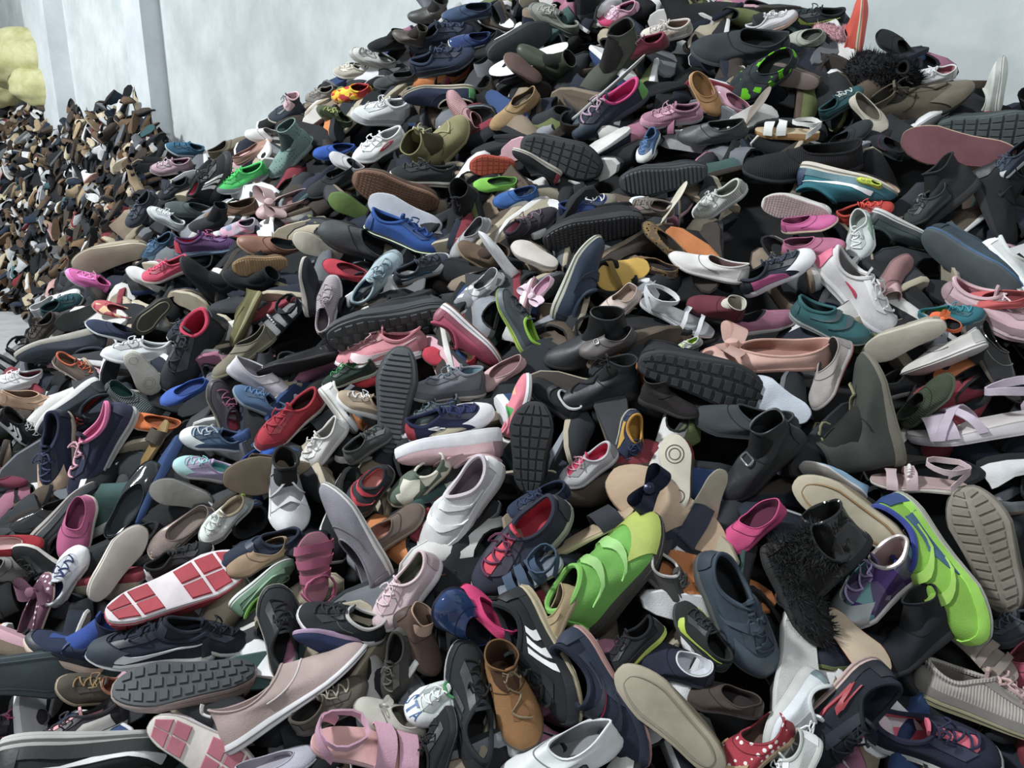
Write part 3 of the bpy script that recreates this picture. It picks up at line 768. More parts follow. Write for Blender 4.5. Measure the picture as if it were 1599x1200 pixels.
# ------------------------------------------------------------------ the shoes one can tell apart: kind | heel x,y, toe x,y | turn | upper | sole | details | label
DATA = '''
flat|28,1014,62,896|55|7a5064|c8b4a4|pat=dots:e8d8dc lining=5a3848 bow=85586e:.3|mauve shoe with white polka dots at the picture's edge
boot|166,1034,48,990|58|1f2c48|e8cfba|strap=2:3a4c7c:.12 lining=2a4a9a tongue=2a4a8a guard=18222e shaft=.28 zf=.34 th=.11 tt=.09 wide=1.15|navy high-top with a velcro strap and pale peach sole
snk|330,1008,146,1008|50|1c2436|eef0f2|swoosh=e8eef4 laces=1c2436 toe=24303e|navy sneaker with a white tick mark and white sole edge
snk|250,985,392,1000|40|1a2230|d8d4cc|laces=161c28 lining=14161c lay=0|plain navy sneaker tucked behind the navy white-ticked sneaker
snk|-62,1062,128,1052|172|2e3438|46545a|out=46545a tread=rim:3c484e|worn slate grey flat sole at the frame's edge
snk|205,1078,97,1066|28|4e463c|b8a888|laces=b09060 lining=d08068 collar=c88868|small olive hiking shoe with tan laces between two soles
snk|392,1058,190,1086|-148|8a7c78|cbb6ac|out=40464a tread=lug:40464a wide=1.05 lay=2|upturned shoe showing a charcoal lugged sole and pinkish sidewall
snk|192,1112,50,1166|68|2c2a30|efebe8|lining=e8a4ac tongue=e8a4ac sidepanel=d0ccc8 heel=2c2a30|black and white sneaker with pale pink padded tongue
snk|15,1196,300,1192|-76|1e2624|b9b9b4|swoosh=ffffff laces=141818|black sneaker on its side with white tick mark and thick grey midsole
snk|-40,1150,62,1118|40|3a343e|8a8488|laces=e05888 lining=c04858|dark plum sneaker with pink laces in the bottom corner
snk|-45,1185,38,1165|50|6a3040|d86040|lining=d83a70|maroon shoe with orange and pink trim in the corner
snk|186,964,382,884|-152|b02c3c|e9e2e4|out=e2d8dc tread=panel:b42c3e lay=4 groove=b03040|upturned running shoe with a red panelled sole and white channels
snk|238,1128,402,1226|168|d8c0c4|e8e0d8|out=e4dcd4 tread=panel:c46c7c lay=2|upturned shoe with a dusty pink panelled sole
loaf|352,1142,556,998|86|b29c96|e7e5e8|lining=a08884 seam=d8cccc tab=e8e4e0 lay=3 zh=.3 zf=.26|dusty pink knit slip-on with smooth white sole lying on its side
flat|372,1206,494,1160|55|c0bcca|c8c4cc|lining=a8a4b0|pale lilac flat shoe under the pink sandal
sand|488,1160,672,1182|34|d9a3ba|e0b0b8|bed=e2aaa6 ns=2 sw=.16 lay=3 wide=1.15 az=.24|pink glittery child's sandal with broad straps
snk|446,1058,428,912|6|1f2527|d9d1c5|laces=141a1c lining=0e1012 lay=2 wide=1.25|black knit trainer with cream sole standing toe up
snk|604,985,468,948|42|212529|e9e9e5|collar=c9c5c1 lining=0e0e10 lay=2 seam=555 wide=1.25|black leather low shoe with white toe bumper and pale collar
snk|370,952,460,884|-72|4e6e56|e1e9e1|lining=7cc042 swoosh=9cc8a0 collar=7cc042|green mesh sneaker with lime lining and white sole edge
snk|565,1012,462,998|-82|28345c|b494b4|lining=5a5a9a|navy shoe with a lilac sole under the dusty pink slip-on
snk|462,1132,566,1062|38|5a5248|6a6258|laces=b0a490 lining=2e2a26|taupe suede lace-up behind the dusty pink slip-on
sand|497,940,492,832|18|b25a7a|a84c6a|bed=c88898 ns=3 sw=.12 wide=1.2 lay=1|raspberry pink fisherman sandal with cut-outs
loaf|596,918,492,762|-72|8c8892|d9d7d1|lining=605c64 seam=7a7680 zf=.22 lay=3|lilac grey suede slip-on standing beside the raspberry sandal
snk|676,868,580,974|44|e4c9cd|efe7e7|lining=6a6a58 laces=e8d4d8 tongue=e0c0c8 lay=2 wide=1.35|pale pink knit sneaker with rolled collar, toe down
snk|776,718,655,868|38|cfcdce|ddd2cf|strap=2:e6e6e6:.12 lining=8c7a84 lay=3 wide=1.1 collar=d8ccd4|white child's velcro sneaker with mauve lining
hi|433,722,458,828|12|8e8e94|efefef|strap=3:f0f0f2:.075 lining=0e0e10 collar=222 tilt=30 lay=3 wide=1.35 shaft=.12 toe=f0f0f2 toev=.46 heel=e8e8ea|white toddler high-top with three velcro straps
snk|742,1198,728,1000|22|20262a|e9e5eb|laces=14181a lining=0a0a0c lay=3 heel=20262a stripes=20262a|black low sneaker with thick white sole, toe pointing up
boot|768,1022,826,1160|12|9c6e3a|5e544a|laces=8c7a5a lining=5a3a20 tongue=8a5c30 tilt=15 lay=3 shaft=.12 collar=7a5228 wide=1.3|tan leather work boot with round toe pointing down
snk|797,922,884,1128|-62|1e2126|c5b58e|stripes=f0f0f0 lining=111 laces=141414 lay=3|black suede sneaker with three white stripes and a tan sole
loaf|884,926,842,1004|70|b19a72|9a8460|lining=5a4a34 lay=4|tan canvas shoe wedged above the three-striped sneaker
snk|885,990,990,1194|-42|1c2438|d09a92|strap=2:141c2e:.12 lining=11182a lay=3 sidepanel=24304a seam=c03050|navy suede velcro sneaker with pinkish sole edge
snk|1118,1190,972,1046|164|8a7c64|a99d85|out=a99d85 tread=rim:8c8672 lay=3 sfin=r|upturned shoe with a long beige gum sole
loaf|1112,1056,1000,1012|40|20243a|2a2c3c|collar=f0f0f4 lining=d8dce4 lay=2 wide=1.3|navy slip-on with a bright white inner collar
snk|1132,1034,1068,944|35|1e2422|3a423e|swoosh=c4dc30 lining=111 lay=2|black shoe with a small lime tick mark at the heel
snk|1022,982,948,1040|55|14161c|c8d838|lining=0c0c0e lay=1|black shoe edged in neon lime
loaf|966,1134,770,1214|38|e4e8ea|d4d8da|lining=8a8c90 crump=.02 lay=2 fin=l|crumpled white leather shoe at the bottom edge
loaf|758,1004,690,938|10|20427a|1c2c50|fin=p tilt=42 lay=3 lining=0c1428 wide=1.25|shiny blue patent baby shoe with round toe
flat|790,975,742,922|50|e6307a|d02868|lining=b01858 lay=1|hot pink fabric shoe peeping beside the blue patent shoe
boot|634,962,684,1040|40|5c443a|3a2e28|lining=c0a088 collar=b89880 shaft=.1 lay=2|small brown suede bootie with beige lining
snk|628,984,606,1092|30|3c3a36|4a4440|laces=6a665e lining=1c1a18|charcoal suede lace-up beside the brown bootie
snk|742,1076,644,1108|30|d4dcd8|e4e6e2|toe=e8ecec let=STA:30609a lett=toe lining=2a7a3a collar=48a060 lay=2 wide=1.2|white child's plimsoll with blue letters and green collar
loaf|656,1134,570,1096|45|bdb9ad|a8a498|lining=7a766c bow=c8c4b8:.14|grey beige canvas shoe with a button detail
snk|668,1216,690,1120|60|141418|202024|lining=0a0a0c lay=0|black shoe hidden behind the white-soled black sneaker
snk|1282,1050,1208,1184|-66|e1e5e9|cacac6|heel=a4bcc4:g lining=5a5450 lay=3 th=.11 tt=.09 wide=1.3|white platform sneaker with a silver holographic heel
snk|1388,1042,1272,1204|-48|1c2430|d3b3ab|let=N:b4303e laces=1a2028 lining=2a3644 lay=3 eyestay=222c3a wide=1.35 letr=1|navy sneaker with a red letter N on its side
snk|1362,1138,1550,1178|28|1d2139|dadad6|out=f0725e lining=f06a84 tongue=f06a84 laces=2a2c4a lay=3 wide=1.3|navy sneaker with coral lining and orange outsole
snk|1444,1058,1650,1120|62|b2aaa2|a9a17a|fin=k laces=dab8b4 lining=8a827a lay=2 tongue=c8a8a4|chunky greige ribbed knit sneaker with yellowed sole
loaf|1620,1010,1556,1056|40|b04a62|8a3a4c|lining=6a2838|raspberry fabric shoe at the frame's edge beside the greige knit sneaker
snk|1640,968,1544,990|45|3e444c|5a5e62|lining=1c1e22|dark grey shoe peeping in above the raspberry fabric shoe
sand|1490,985,1566,1046|45|8a7c72|a89a8c|bed=988a7c ns=2|taupe strappy sandal above the greige knit sneaker
loaf|1236,1124,1108,1204|42|aa2a3a|c9ab84|toe=c2a474 pat=dots:efe6e2 lining=5a4038 lay=4 wide=1.25|red shoe with white print and tan toe cap
snk|1254,1168,1214,1236|60|c8ccc8|d4d8d0|lining=888 lay=1|pale grey shoe corner under the letter N sneaker
loaf|1170,1100,1084,1076|40|4a3c34|3a2c2c|lining=2a1c1c lay=0|dark brown slip-on deep in the gap beside the gum sole
snk|92,640,72,778|36|28304a|c9b9a2|toe=e0c0a0 tfin=l lining=1c2238 out=a84c48 laces=404868 lay=1|navy child's sneaker with pale toe cap and red outsole
snk|196,636,106,770|66|20243c|cac6c6|lining=e272a2 collar=e070a0 laces=e0a4b4 lay=2|navy sneaker with pink lining and long pale sole
flat|-40,738,36,744|40|8e3c56|6a2c40|lining=c04a7c|burgundy flat at the frame's edge beside the navy sneakers
flat|168,838,238,720|18|22282c|2a3034|fin=p lining=3a4448 lay=2|black jelly flat with glossy see-through look
snk|325,784,244,762|162|6a6864|8c8a84|out=8e8c86 lay=1|plain grey rubber sole behind the black jelly flat
flat|326,798,232,862|26|ac9890|b4a49a|fin=g lining=8c7c74 lay=2|rose gold metallic ballet flat with sparkles
loaf|132,776,96,872|35|ca6292|d0c8b8|lining=8a3860 lay=2 crump=.016 wide=1.3|bright pink puffy slip-on with beige sole
snk|60,852,152,764|-70|2c3034|b2aca6|lining=181a1c lay=1|charcoal shoe on its side with long pale grey sole
dress|104,788,26,816|48|16191c|1c1e20|fin=p lining=0a0a0a|black patent shoe beside the charcoal shoe
flat|-25,850,60,842|38|b21e2e|8a1822|lining=e0b4b4 lay=2|scarlet flat shoe with pale pink lining
snk|94,900,30,868|-50|1c1e1e|e9e5db|lining=101010|black canvas shoe with a cream foxing strip
clog|-40,880,32,886|25|8e8c88|787672|lining=4a4846|grey rounded clog at the frame's edge
snk|84,940,122,862|25|dfe3ea|e8e8ec|toe=f0f2f4 lining=2a3860 laces=2a3c70 lay=1|white mesh trainer with navy trim under the cream sole
snk|148,930,218,826|164|b8b0a4|d2cabe|out=d2cabe lay=3|upturned shoe with a smooth cream rubber sole
snk|232,898,326,850|50|1e2224|d9d9d5|heel=e0e0de lining=141414 dot=2a2e30 lay=1|black sneaker with a round white heel patch
snk|360,742,280,722|42|b9a9c9|dcd4d4|lining=8cd2d2 laces=92dad2 toe=a8d4d4 tfin=f lay=1|lilac and aqua child's running shoe
slide|518,746,354,746|166|5a4a3a|4a4238|out=7e6e56 sfin=l lay=1|upturned flat sandal with a plain brown sole
snk|380,786,322,836|28|e4ece6|eef2ee|lining=b8a890 tab=b0e030 collar=a8987c laces=dfe6e0 lay=1|white toddler sneaker with lime tab
snk|474,836,346,874|38|232d41|cfcfcb|lining=14181f strap=1:2c3850 lay=1|navy mary jane with pale grey sole
loaf|436,854,370,882|36|a28668|6a543e|lining=6a4c34 lay=2 crump=.018|folded tan leather slip-on
flat|366,736,424,688|60|2258b2|1c4890|lining=183c7a lay=0|bright blue shoe under the red sneaker
snk|504,616,402,694|38|b2263a|efebe7|lining=3a1018 laces=b83044 tongue=a82034 lay=3|red knit sneaker with white toe sole
snk|536,656,466,728|50|d9d5d1|e2deda|lining=a09c98 laces=e4e0dc crump=.018 lay=2|crumpled off-white canvas sneaker beside the red sneaker
snk|606,734,542,800|28|2c3038|6a6460|strap=2:c02838:.1 lining=e8948c lay=1 wide=1.25|dark child's trainer with red straps
snk|700,712,606,782|26|5a6a58|d8ccb0|pat=patch:d8d4c4,3e4c40 lining=3a463c lay=1|green sneaker with cream geometric pattern
loaf|566,856,656,784|45|6c5c52|8a7a66|lining=a8705c lay=1|brown suede slip-on below the geometric green sneaker
snk|786,690,618,718|-86|dab2b8|ecebf0|strap=1:d8a8b0 lining=b06078 lay=2 th=.13 tt=.11|pink trainer lying sole up with thick white sidewall
boot|830,768,838,626|172|1a1a1e|1e1e22|out=1c1c20 tread=block:242428 lay=3 shaft=.1 wide=1.35|upturned black boot with a blocky tread
snk|880,780,736,918|34|2d2f41|aaa69a|laces=6c3252 tongue=e24258 lining=c02c44 lay=2 eyestay=3a3444 heel=2c3038 wide=1.3|navy hiking shoe with purple laces and red tongue
sand|874,878,782,924|36|3d5169|b9b59d|bed=3a4a5c ns=3 sw=.14 lay=3 wide=1.15|blue grey closed child's sandal with pale edge
snk|880,764,800,796|40|24304a|343c52|lining=18202f lay=1|dark denim shoe below the black boot tread
hi|890,984,1016,796|50|6eb442|3c382f|strap=2:9ad672:.12 lining=142414 toe=b2c244 tfin=l lay=4 wide=1.2 collar=78bc4c th=.12 tt=.085|lime green child's high-top with dark sole
snk|948,706,884,744|40|cac6ca|e4e0e4|lining=e03262 tongue=e03262 laces=e8a0b0 lay=1|white sneaker with neon pink lining
snk|992,644,984,738|22|2b3551|d9d1c1|lining=ca9222 collar=ca9222 sidepanel=d0a030 lay=2|navy sneaker with mustard yellow lining
snk|1062,800,1052,680|168|5a564c|4a4a48|out=c2baa6 tread=ring:55524a lay=2|upturned shoe with beige sole marked by circles
slide|1124,854,952,742|12|1c2234|b8987a|bed=c6a684 strap2=1c2030 bow=1a2440:.2:g sw=.12 lay=4 bfin=l wide=1.25|tan slide sandal with navy straps and glitter bow
slide|866,864,990,794|70|2a2c34|c8b292|bed=b8a080 lay=2|second tan slide showing its edge behind the lime high-top
clog|1220,786,1122,856|42|da4484|c03a72|lining=5a1434 collar=e04c90 lay=3 zh=.2 ah=.1|hot pink rubber clog
snk|1014,876,1082,934|38|4c4a48|5a5856|lining=181818 collar=d0ccc8 lay=2 wide=1.35 tilt=-20|grey mesh shoe with pale collar by the pink clog
snk|1108,866,1206,1044|32|3d4b59|5b5d59|laces=3a4654 lining=181c22 strap=1:42505e lay=3 toe=46545f tfin=l wide=1.15|worn slate blue trainer with grey sole
flat|1342,764,1266,722|125|8cb2ce|e4e0dc|lining=6a90ac lay=3 wide=1.15|pale blue baby shoe with white edge
sand|1500,762,1366,748|66|cab2b6|d9d1c5|bed=b89c98 pearls=f0e8e6 ns=2 sw=.12 lay=3 wide=1.15 az=.3|dusty pink sandal trimmed with a row of pearls
snk|1404,848,1248,752|163|8a7a60|b0a488|out=c2b69a tread=rim:9a7a4c lay=2|old cream sole with a brown worn patch
snk|1386,778,1512,992|-34|84bc2c|c9c9b9|strap=2:a4d846:.12 lining=2c3c90 collar=3a4aa0 lay=4 wide=1.05 heel=2a4a86 sidepanel=3a6488|lime green sneaker with blue lining and velcro straps
snk|1574,944,1512,762|163|6a6458|8c8476|out=8c8476 tread=zig:847c6e lay=2 wide=1.25|upturned shoe with a taupe chevron sole
hi|1434,868,1298,966|38|6e5e86|e2d8d4|fin=g lining=caaaaa collar=e2d6d2 laces=b2a2d2 lay=3 toe=c8d0d0 tfin=g pat=patch:58407a,88b8b8,b8b0c0 wide=1.35|holographic purple baby boot with pink fluffy lining
boot|1346,826,1206,936|48|121416|161618|fin=p lining=0a0a0a lay=2 shaft=.2 crump=.02|glossy black patent boot lying on its side
boot|1210,850,1300,1000|50|1a1a1b|242424|lining=0c0c0c laces=222 fuzz=1c1c1e lay=1|black furry boot below the patent boot
boot|1484,956,1352,1044|48|181c24|1c1e24|lining=0c0e12 lay=1 shaft=.15|soft navy-black boot under the lime sneaker's toe
insole|1300,960,1376,1040|20|c4b094|c86a4a|lay=1|tan insole edge with orange trim beside the letter N sneaker
snk|160,528,36,562|-76|3d4551|bab6aa|lining=22262e laces=303844 lay=2|slate blue trainer lying sole up with grey sidewall
snk|92,560,152,588|40|6c5c52|c8b8a8|laces=e26a42 lining=8a6a50 collar=e26a42 lay=3|brown trail shoe with orange trim
snk|64,588,-14,598|55|e2e2e6|ecebee|lining=a0404c lay=1|white trainer with burgundy trim near the floor edge
loaf|8,618,104,628|62|d2aa8a|c09878|lining=7a5c46 crump=.018 lay=2|peach suede moccasin near the floor
snk|156,602,68,678|-62|2b353d|efeeec|lining=c04030 laces=c04838 lay=2|black trainer with white wedge sole and orange detail
snk|203,556,240,608|170|c8c4b8|d9d5c9|out=d9d5c9 tread=ring:b8b4a8 lay=2 wide=1.15|round cream rubber sole of a small shoe
snk|268,550,164,546|66|dadee2|e6e9ec|lining=a4a8ac laces=e4e6ea lay=2 crump=.016|white canvas shoe above the round cream sole
loaf|170,600,238,642|36|5c6666|6a7270|lining=1c5248 fin=k lay=2|grey knit shoe with teal inside
hi|344,494,252,606|32|2b2f35|5a5a5c|lining=d23258 collar=d23258 laces=34383e lay=3 wide=1.2 zf=.46 zs=.43 zh=.47|charcoal high-top with crimson collar
flat|312,600,260,618|45|3e66c2|30529a|lining=24407e lay=3|royal blue cloth shoe under the charcoal high-top
flat|270,662,214,648|45|e2742c|d8b898|lining=8a4418 lay=2|orange shoe with beige edge
slide|224,722,254,668|70|4a4238|9c7a32|bed=8a6c30 lay=2|mustard edged sandal next to the orange shoe
snk|8,650,56,686|40|18181c|c8c8c8|laces=e8e8e8 stripes=e8e8e8 lining=101010 lay=1|black shoe with bright white beads
snk|384,694,286,676|40|4c6682|e8eaea|toe=e6eaea lining=2c3c50 laces=c8d0d8 lay=2|denim blue canvas sneaker with white toe
snk|264,468,210,518|160|2c2c26|3c3c34|out=3c3c34 tread=rim:b0a488 lay=2|dark sole with a beige ring inside it
flat|206,494,154,472|40|c25c62|d8c8b8|pat=leaf:e8c8a0,a03848 lining=7a2c34 lay=1|coral floral flat shoe
loaf|214,524,140,500|60|2a3450|d6dade|lining=1a2030 lay=1|navy plimsoll with thin white sole
boot|346,470,290,402|62|16181e|1c1c20|lining=0a0a0c lay=1 shaft=.2 wide=1.2|black suede boot among the pile's upper slope
snk|322,488,262,526|45|252c38|dcdad4|lining=12161c laces=343c4a lay=1|dark navy trainer with white sole beneath the black boot
insole|150,480,92,508|160|4c5252|3e4444|lay=1|flat grey green insole
snk|90,492,40,532|48|4a423e|6a6460|laces=2a2624 lining=201c1a lay=1|brown lace-up at the pile's edge by the floor
sand|42,540,-6,580|40|26282c|3a3c40|bed=2a2c30 ns=3 sw=.06 lay=1|black strappy sandal at the pile's edge
snk|78,486,114,466|40|1e4a52|c8d0cc|lining=102a30 lay=1|teal shoe at the edge of the pile
loaf|52,486,118,452|60|e2e4e6|d4d6d6|lining=b0b0b0 lay=0|white shoe beside the teal shoe
loaf|398,452,356,542|105|6c663e|8e885c|lining=3c3820 lay=2|olive yellow shoe standing on edge
loaf|424,516,330,582|70|7c7662|8e886c|lining=3a362c lay=2|khaki suede slip-on below the olive shoe
sand|470,470,404,528|40|1e222a|2c2e34|bed=24262c ns=3 sw=.08 pearls=e8e8e8 lay=2|black sandal studded with white stones
flat|526,540,402,572|118|17171d|141416|fin=p lining=0a0a0c lay=3 out=18181c|black patent ballerina with rounded toe
loaf|362,568,472,618|50|e1dde5|d0ccd4|lining=b0a8b4 crump=.02 lay=1|pale white crumpled shoe under the black ballerina
snk|696,474,510,520|142|2c3034|3c4044|out=44484a tread=lug:44484a lay=3|upturned shoe with a long dark zigzag tread
snk|668,532,522,556|72|da8a94|f1e6e8|lining=a85060 swoosh=f0d8dc laces=e8b0b8 lay=2|salmon pink sneaker with white sole below the dark tread
snk|574,576,515,592|66|1c3228|cad2c2|lining=30a050 laces=2a8a48 lay=2|dark green sneaker with pale sole
flat|606,574,566,582|35|d22c44|b02238|lining=781828 lay=1|scarlet cloth shoe between the green sneaker and a grey sole
snk|366,690,338,592|28|3a323e|aaa68e|laces=a25a7a lining=c84868 lay=2|dark plum trainer with pink laces and beige sole
snk|432,638,382,610|50|4a6a8e|8aa0a8|lining=24384c lay=1|blue shoe with greenish patch beside the plum trainer
snk|506,602,560,674|100|e8e4dc|ece8e0|stripes=222 lining=a8a49c lay=2|white shoe edge with black marks
snk|606,642,536,616|52|b29c82|f2f0ec|laces=f0f0f0 lining=6a5844 lay=3 th=.11 tt=.09|tan sneaker with thick white sole and white laces
snk|618,710,632,542|166|3a3e42|484c50|out=484c50 tread=bars:4c5054 lay=1|long grey textured sole standing upright
snk|548,712,606,664|45|4c4e4e|6a6a68|laces=303232 lining=1e2020 lay=1|dirty grey canvas shoe beside the long grey sole
snk|684,484,778,574|-80|c25272|f1edf1|out=7e4e36 lining=8a2848 lay=3 th=.11 tt=.09|raspberry canvas shoe with white foxing and brown gum sole
flat|744,560,658,544|36|c22a42|2c2c2a|lining=cab292 lay=2|red flat with bare tan insole
snk|832,552,786,448|58|3d454b|a9c938|lining=92ca22 collar=92ca22 laces=343c42 lay=3 heel=5a6264 eyestay=343a40|slate grey trainer with neon lime lining
boot|985,528,846,556|52|1e2226|1a1a1c|fin=l lining=0c0c0e strap=1:1a1c20 lay=2 shaft=.2|black leather ankle boot with strap
boot|1000,600,862,622|58|20242a|1c1c1e|fin=l lining=0a0a0a lay=2 shaft=.12 laces=15171a|second black leather boot below the strapped one
snk|905,650,832,588|45|1a1c20|2a2a2e|collar=d8dce0 lining=0e0e10 strap=1:20242a lay=3|black shoe with white collar piping
hi|760,604,634,606|66|7c7e86|cac2ba|lining=6c92a4 laces=6c7c8a lay=4 flat=.9 wide=1.2|grey canvas ankle sneaker with pale blue lining
snk|706,634,648,652|70|56646a|b09a74|lining=2c3438 lay=2|blue grey shoe with gum sole under the grey ankle sneaker
snk|796,686,820,582|84|e27c8c|ebebeb|out=b2aea6 pat=patch:f0b090,58a060,d84068 lining=a04858 lay=3 th=.11 tt=.09|floral coral sneaker standing on edge with white sidewall
snk|634,678,770,636|44|1d2549|eaeaee|toe=eaeaee let=F:e8e8ec lining=10152c lay=3 heel=b02c3c letw=26 tongue=222c56|navy sneaker with white toe and white letter F
flat|798,570,758,592|40|d2aaaa|c09494|lining=8a6464 lay=1|folded dusty pink flat beside the floral sneaker
loaf|992,516,902,546|42|5c5452|3a3634|fin=l buckle=c8c8cc lining=242020 lay=3|taupe leather shoe with a silver buckle
boot|998,562,1190,616|166|222428|26282c|out=282a2e tread=lug:303236 lay=3 shaft=.1 wide=1.05|upturned black boot with deep lugged tread
boot|1000,616,1092,642|64|261f21|1e1a1a|lining=0c0a0c collar=3c3838 lay=3 shaft=.1|dark brown bootie with a pale seam in front of the lugged tread
insole|1262,650,1166,598|165|e1e9f5|d4dce8|lay=3 wide=1.2|bright white blank insole
sand|1000,470,1114,522|55|e4e6ea|d4d6da|bed=9a9c9e ns=2 sw=.05 lay=2|white strappy sandal on the middle slope
boot|1152,490,1082,470|40|6c2636|4a1c28|lining=d2cebe collar=d2cebe lay=3 shaft=.05|burgundy bootie with cream fleece lining
flat|1296,540,1092,538|58|d2a292|c89a88|bow=dcaea0:.22:l lining=a87868 lay=3 fin=l|dusty rose satin flat with a large ribbon bow
snk|1094,532,1056,546|40|d8dcd8|e8ecec|lining=b0d030 tongue=c0dc30 lay=2 mini=1 wide=1.4|tiny white shoe with a lime tab
loaf|1244,664,1080,636|48|3b4145|2c3032|lining=181c1e crump=.022 lay=1|charcoal suede shoe collapsed under the lugged tread
boot|1248,672,1122,776|38|1e2428|1a1c1e|fin=l lining=0c0e10 crump=.024 lay=2 shaft=.15 buckle=888c90|soft black leather boot with a zip pull
insole|1120,752,1094,812|150|b8b098|a09880|lay=1|rough beige sole fragment beside the hot pink clog
loaf|1316,530,1262,636|62|aaa29e|b4aca8|fin=f lining=6a6260 lay=3 out=d05a52 wide=1.35|grey knit slipper with coral underside
boot|1388,730,1334,552|-72|3d413b|6c6658|laces=8c8662 lining=1c1e1a lay=3 shaft=.28|dark olive suede boot with tan laces standing toe up
loaf|1404,660,1478,584|45|3c4632|4a5440|lining=1c2218 lay=2 fin=k|olive mesh shoe behind the dark olive boot
snk|1468,506,1352,552|158|a8a090|c6beaa|out=c8c0ac lay=3|smooth cream sole beside an orange flower
loaf|1526,528,1410,576|108|d2ceca|dad6d2|out=d8d4d0 lining=e07030 lay=3|pale grey shoe with a curved sole
slide|1466,592,1542,536|30|1a1a1c|2a2828|bed=d87a34 lay=2|black slide with an orange footbed
snk|1446,496,1522,486|50|2a7a88|d0ccb8|lining=48a048 sidepanel=48a060 lay=2|teal and green striped child's shoe
loaf|1500,512,1454,492|20|f06a2c|e05a20|bow=f87830:.3 lay=4 mini=1 wide=1.6|small orange shoe with puffy orange flower
snk|1478,452,1630,514|60|e2bac2|e8c8ce|out=e0b4bc lining=c88a98 laces=f0d8dc lay=2 th=.11 tt=.09|pale pink chunky trainer at the frame's edge
flat|1600,462,1508,460|50|da5e5e|c04a4c|lining=7a2c30 lay=3|coral flat shoe on top of the chunky pink trainer
dress|1520,504,1604,622|72|16181a|4c443a|fin=p lining=0c0c0c lay=3 seam=8a8880|black leather dress shoe with brown welt
plat|1628,656,1430,684|72|cabaca|ded6da|bed=d2cac8 ns=1 sw=.2 cross=1 lay=3 az=.34|lilac platform sandal with an ankle strap
snk|1240,478,1358,522|58|2b6569|9aa2a2|strap=2:42545a:.12 lining=1a3034 lay=3 wide=1.3|teal velcro sneaker with grey sole
snk|1280,398,1404,516|62|e1dddd|e8e4e4|heart=d02c58 heel=e06888 laces=f0eeee lining=a8a4a4 lay=3|white sneaker with a red heart on its side
boot|1366,470,1424,404|-40|9c7272|7a5656|lining=d2aaaa collar=d8b0b0 lay=3 shaft=.08|dusty pink bootie with fleece lining
snk|1344,330,1336,404|25|dae2de|e8ecea|lining=a0a8a4 tilt=25 lay=3 sidepanel=8fb09a dot=7aa488 wide=1.2|white toddler shoe with faded green print
loaf|1222,352,1304,338|60|da64a2|d4c4a8|lining=8a3460 lay=3|candy pink shoe with a beige sole end
loaf|1222,386,1316,378|55|c26e90|7a5238|lining=6a3448 lay=2|mauve pink suede shoe with brown trim
snk|1246,272,1390,312|-80|2b7a8a|d1c9b9|swoosh=eef0f2 lining=1c3a5c heel=2a3c5c lay=3|teal sneaker lying sole up with white curve and navy patch
snk|1294,336,1192,314|163|d8d0ce|e4e0dc|out=e0dcd8 tread=grid:c2a4a4 lay=3|white rimmed sole with fine pink tread
snk|1360,338,1456,390|-80|3d4d4d|d2d2ce|lining=6a8a48 lay=2|slate green sneaker with thick white sidewall
snk|1456,356,1594,452|142|3a4a54|4c5a62|out=4c5659 groove=2e6090 lay=2 wide=1.1|grey sole edged with bright blue
snk|1538,378,1632,474|100|e0e4e0|dfe3df|lining=a0a4a0 lay=2|white trainer sole at the frame's edge
snk|1158,452,1264,394|56|2d3541|eaeaee|toe=eaeaee lining=1a1e26 lay=3 sidepanel=e060a4 wide=1.15|dark canvas sneaker with a pink side patch and white toe
loaf|1166,432,1046,394|66|e5e1dd|e0dcd8|lining=8a6a6a sag=.05 lay=3|off-white rubber slip-on bowed in the middle
flat|1064,396,1012,342|55|6c5a42|4c4234|pat=ring:241c14,8a7048 lining=2a2018 lay=2|leopard print flat under a narrow cream insole
flat|1056,424,984,398|55|6a5642|5a4838|pat=ring:281e16,8a6c4c lining=2c2018 lay=2|second leopard print flat beneath a white slip-on
insole|1030,344,1066,290|75|d2cab6|c0b8a4|lay=3|narrow cream insole on edge
snk|1046,330,982,318|30|6e665e|dce2ec|toe=dfe5ef lining=3a3632 lay=2|taupe plimsoll with white rubber toe
snk|1160,288,1080,332|38|d5d9d1|dee4e4|fin=k lining=9aa098 laces=e0e4e0 crump=.018 lay=3|off-white knit trainer, badly crumpled
snk|1100,262,968,284|164|2c3236|3c4246|out=3c4246 tread=bars:40464a lay=3|dark grey ribbed sole lying flat
snk|1000,336,846,370|140|222226|2a2a2e|out=2e2e32 tread=grid:34343a lay=3|black textured sole below the white ribbons
snk|872,330,962,308|45|2a4078|c8c0ae|laces=f2f2f2 toe=8a8474 tfin=f lining=1c2848 lay=4|navy plimsoll with trailing white laces
hi|796,384,866,322|48|302e36|3a383e|lining=d088a0 strap=2:3a3640 laces=8a6a78 lay=2|charcoal child's high-top with pink inside
snk|816,222,940,264|166|26282c|303438|out=33373b tread=block:3a3e42 lay=3 wide=1.2|rounded black sole with knobbly studs
snk|804,258,732,258|165|a84430|d05038|out=c84c34 tread=block:e2603f lay=2|bright orange lugged sole
flat|796,284,752,284|50|7ec83a|5aa028|lining=2e5c1c lay=1|lime green toe peeping under the orange sole
snk|874,280,798,238|-84|222628|dad2c4|heel=a83848 lining=111 lay=3|black shoe with cream wavy sole and red heel patch
loaf|834,300,776,312|45|2c62a8|24508c|lining=1a3460 lay=1|blue cloth shoe under the red-patched black shoe
flat|810,432,756,356|100|eaeaee|e4e4e8|pt=.95 lining=8a90a8 lay=2|white pointed flat standing on its side
snk|862,416,806,388|-140|c8beb4|d0c8be|out=d0c8be dot=e06a50 lining=4a4440 lay=2|beige shoe end with an orange dot
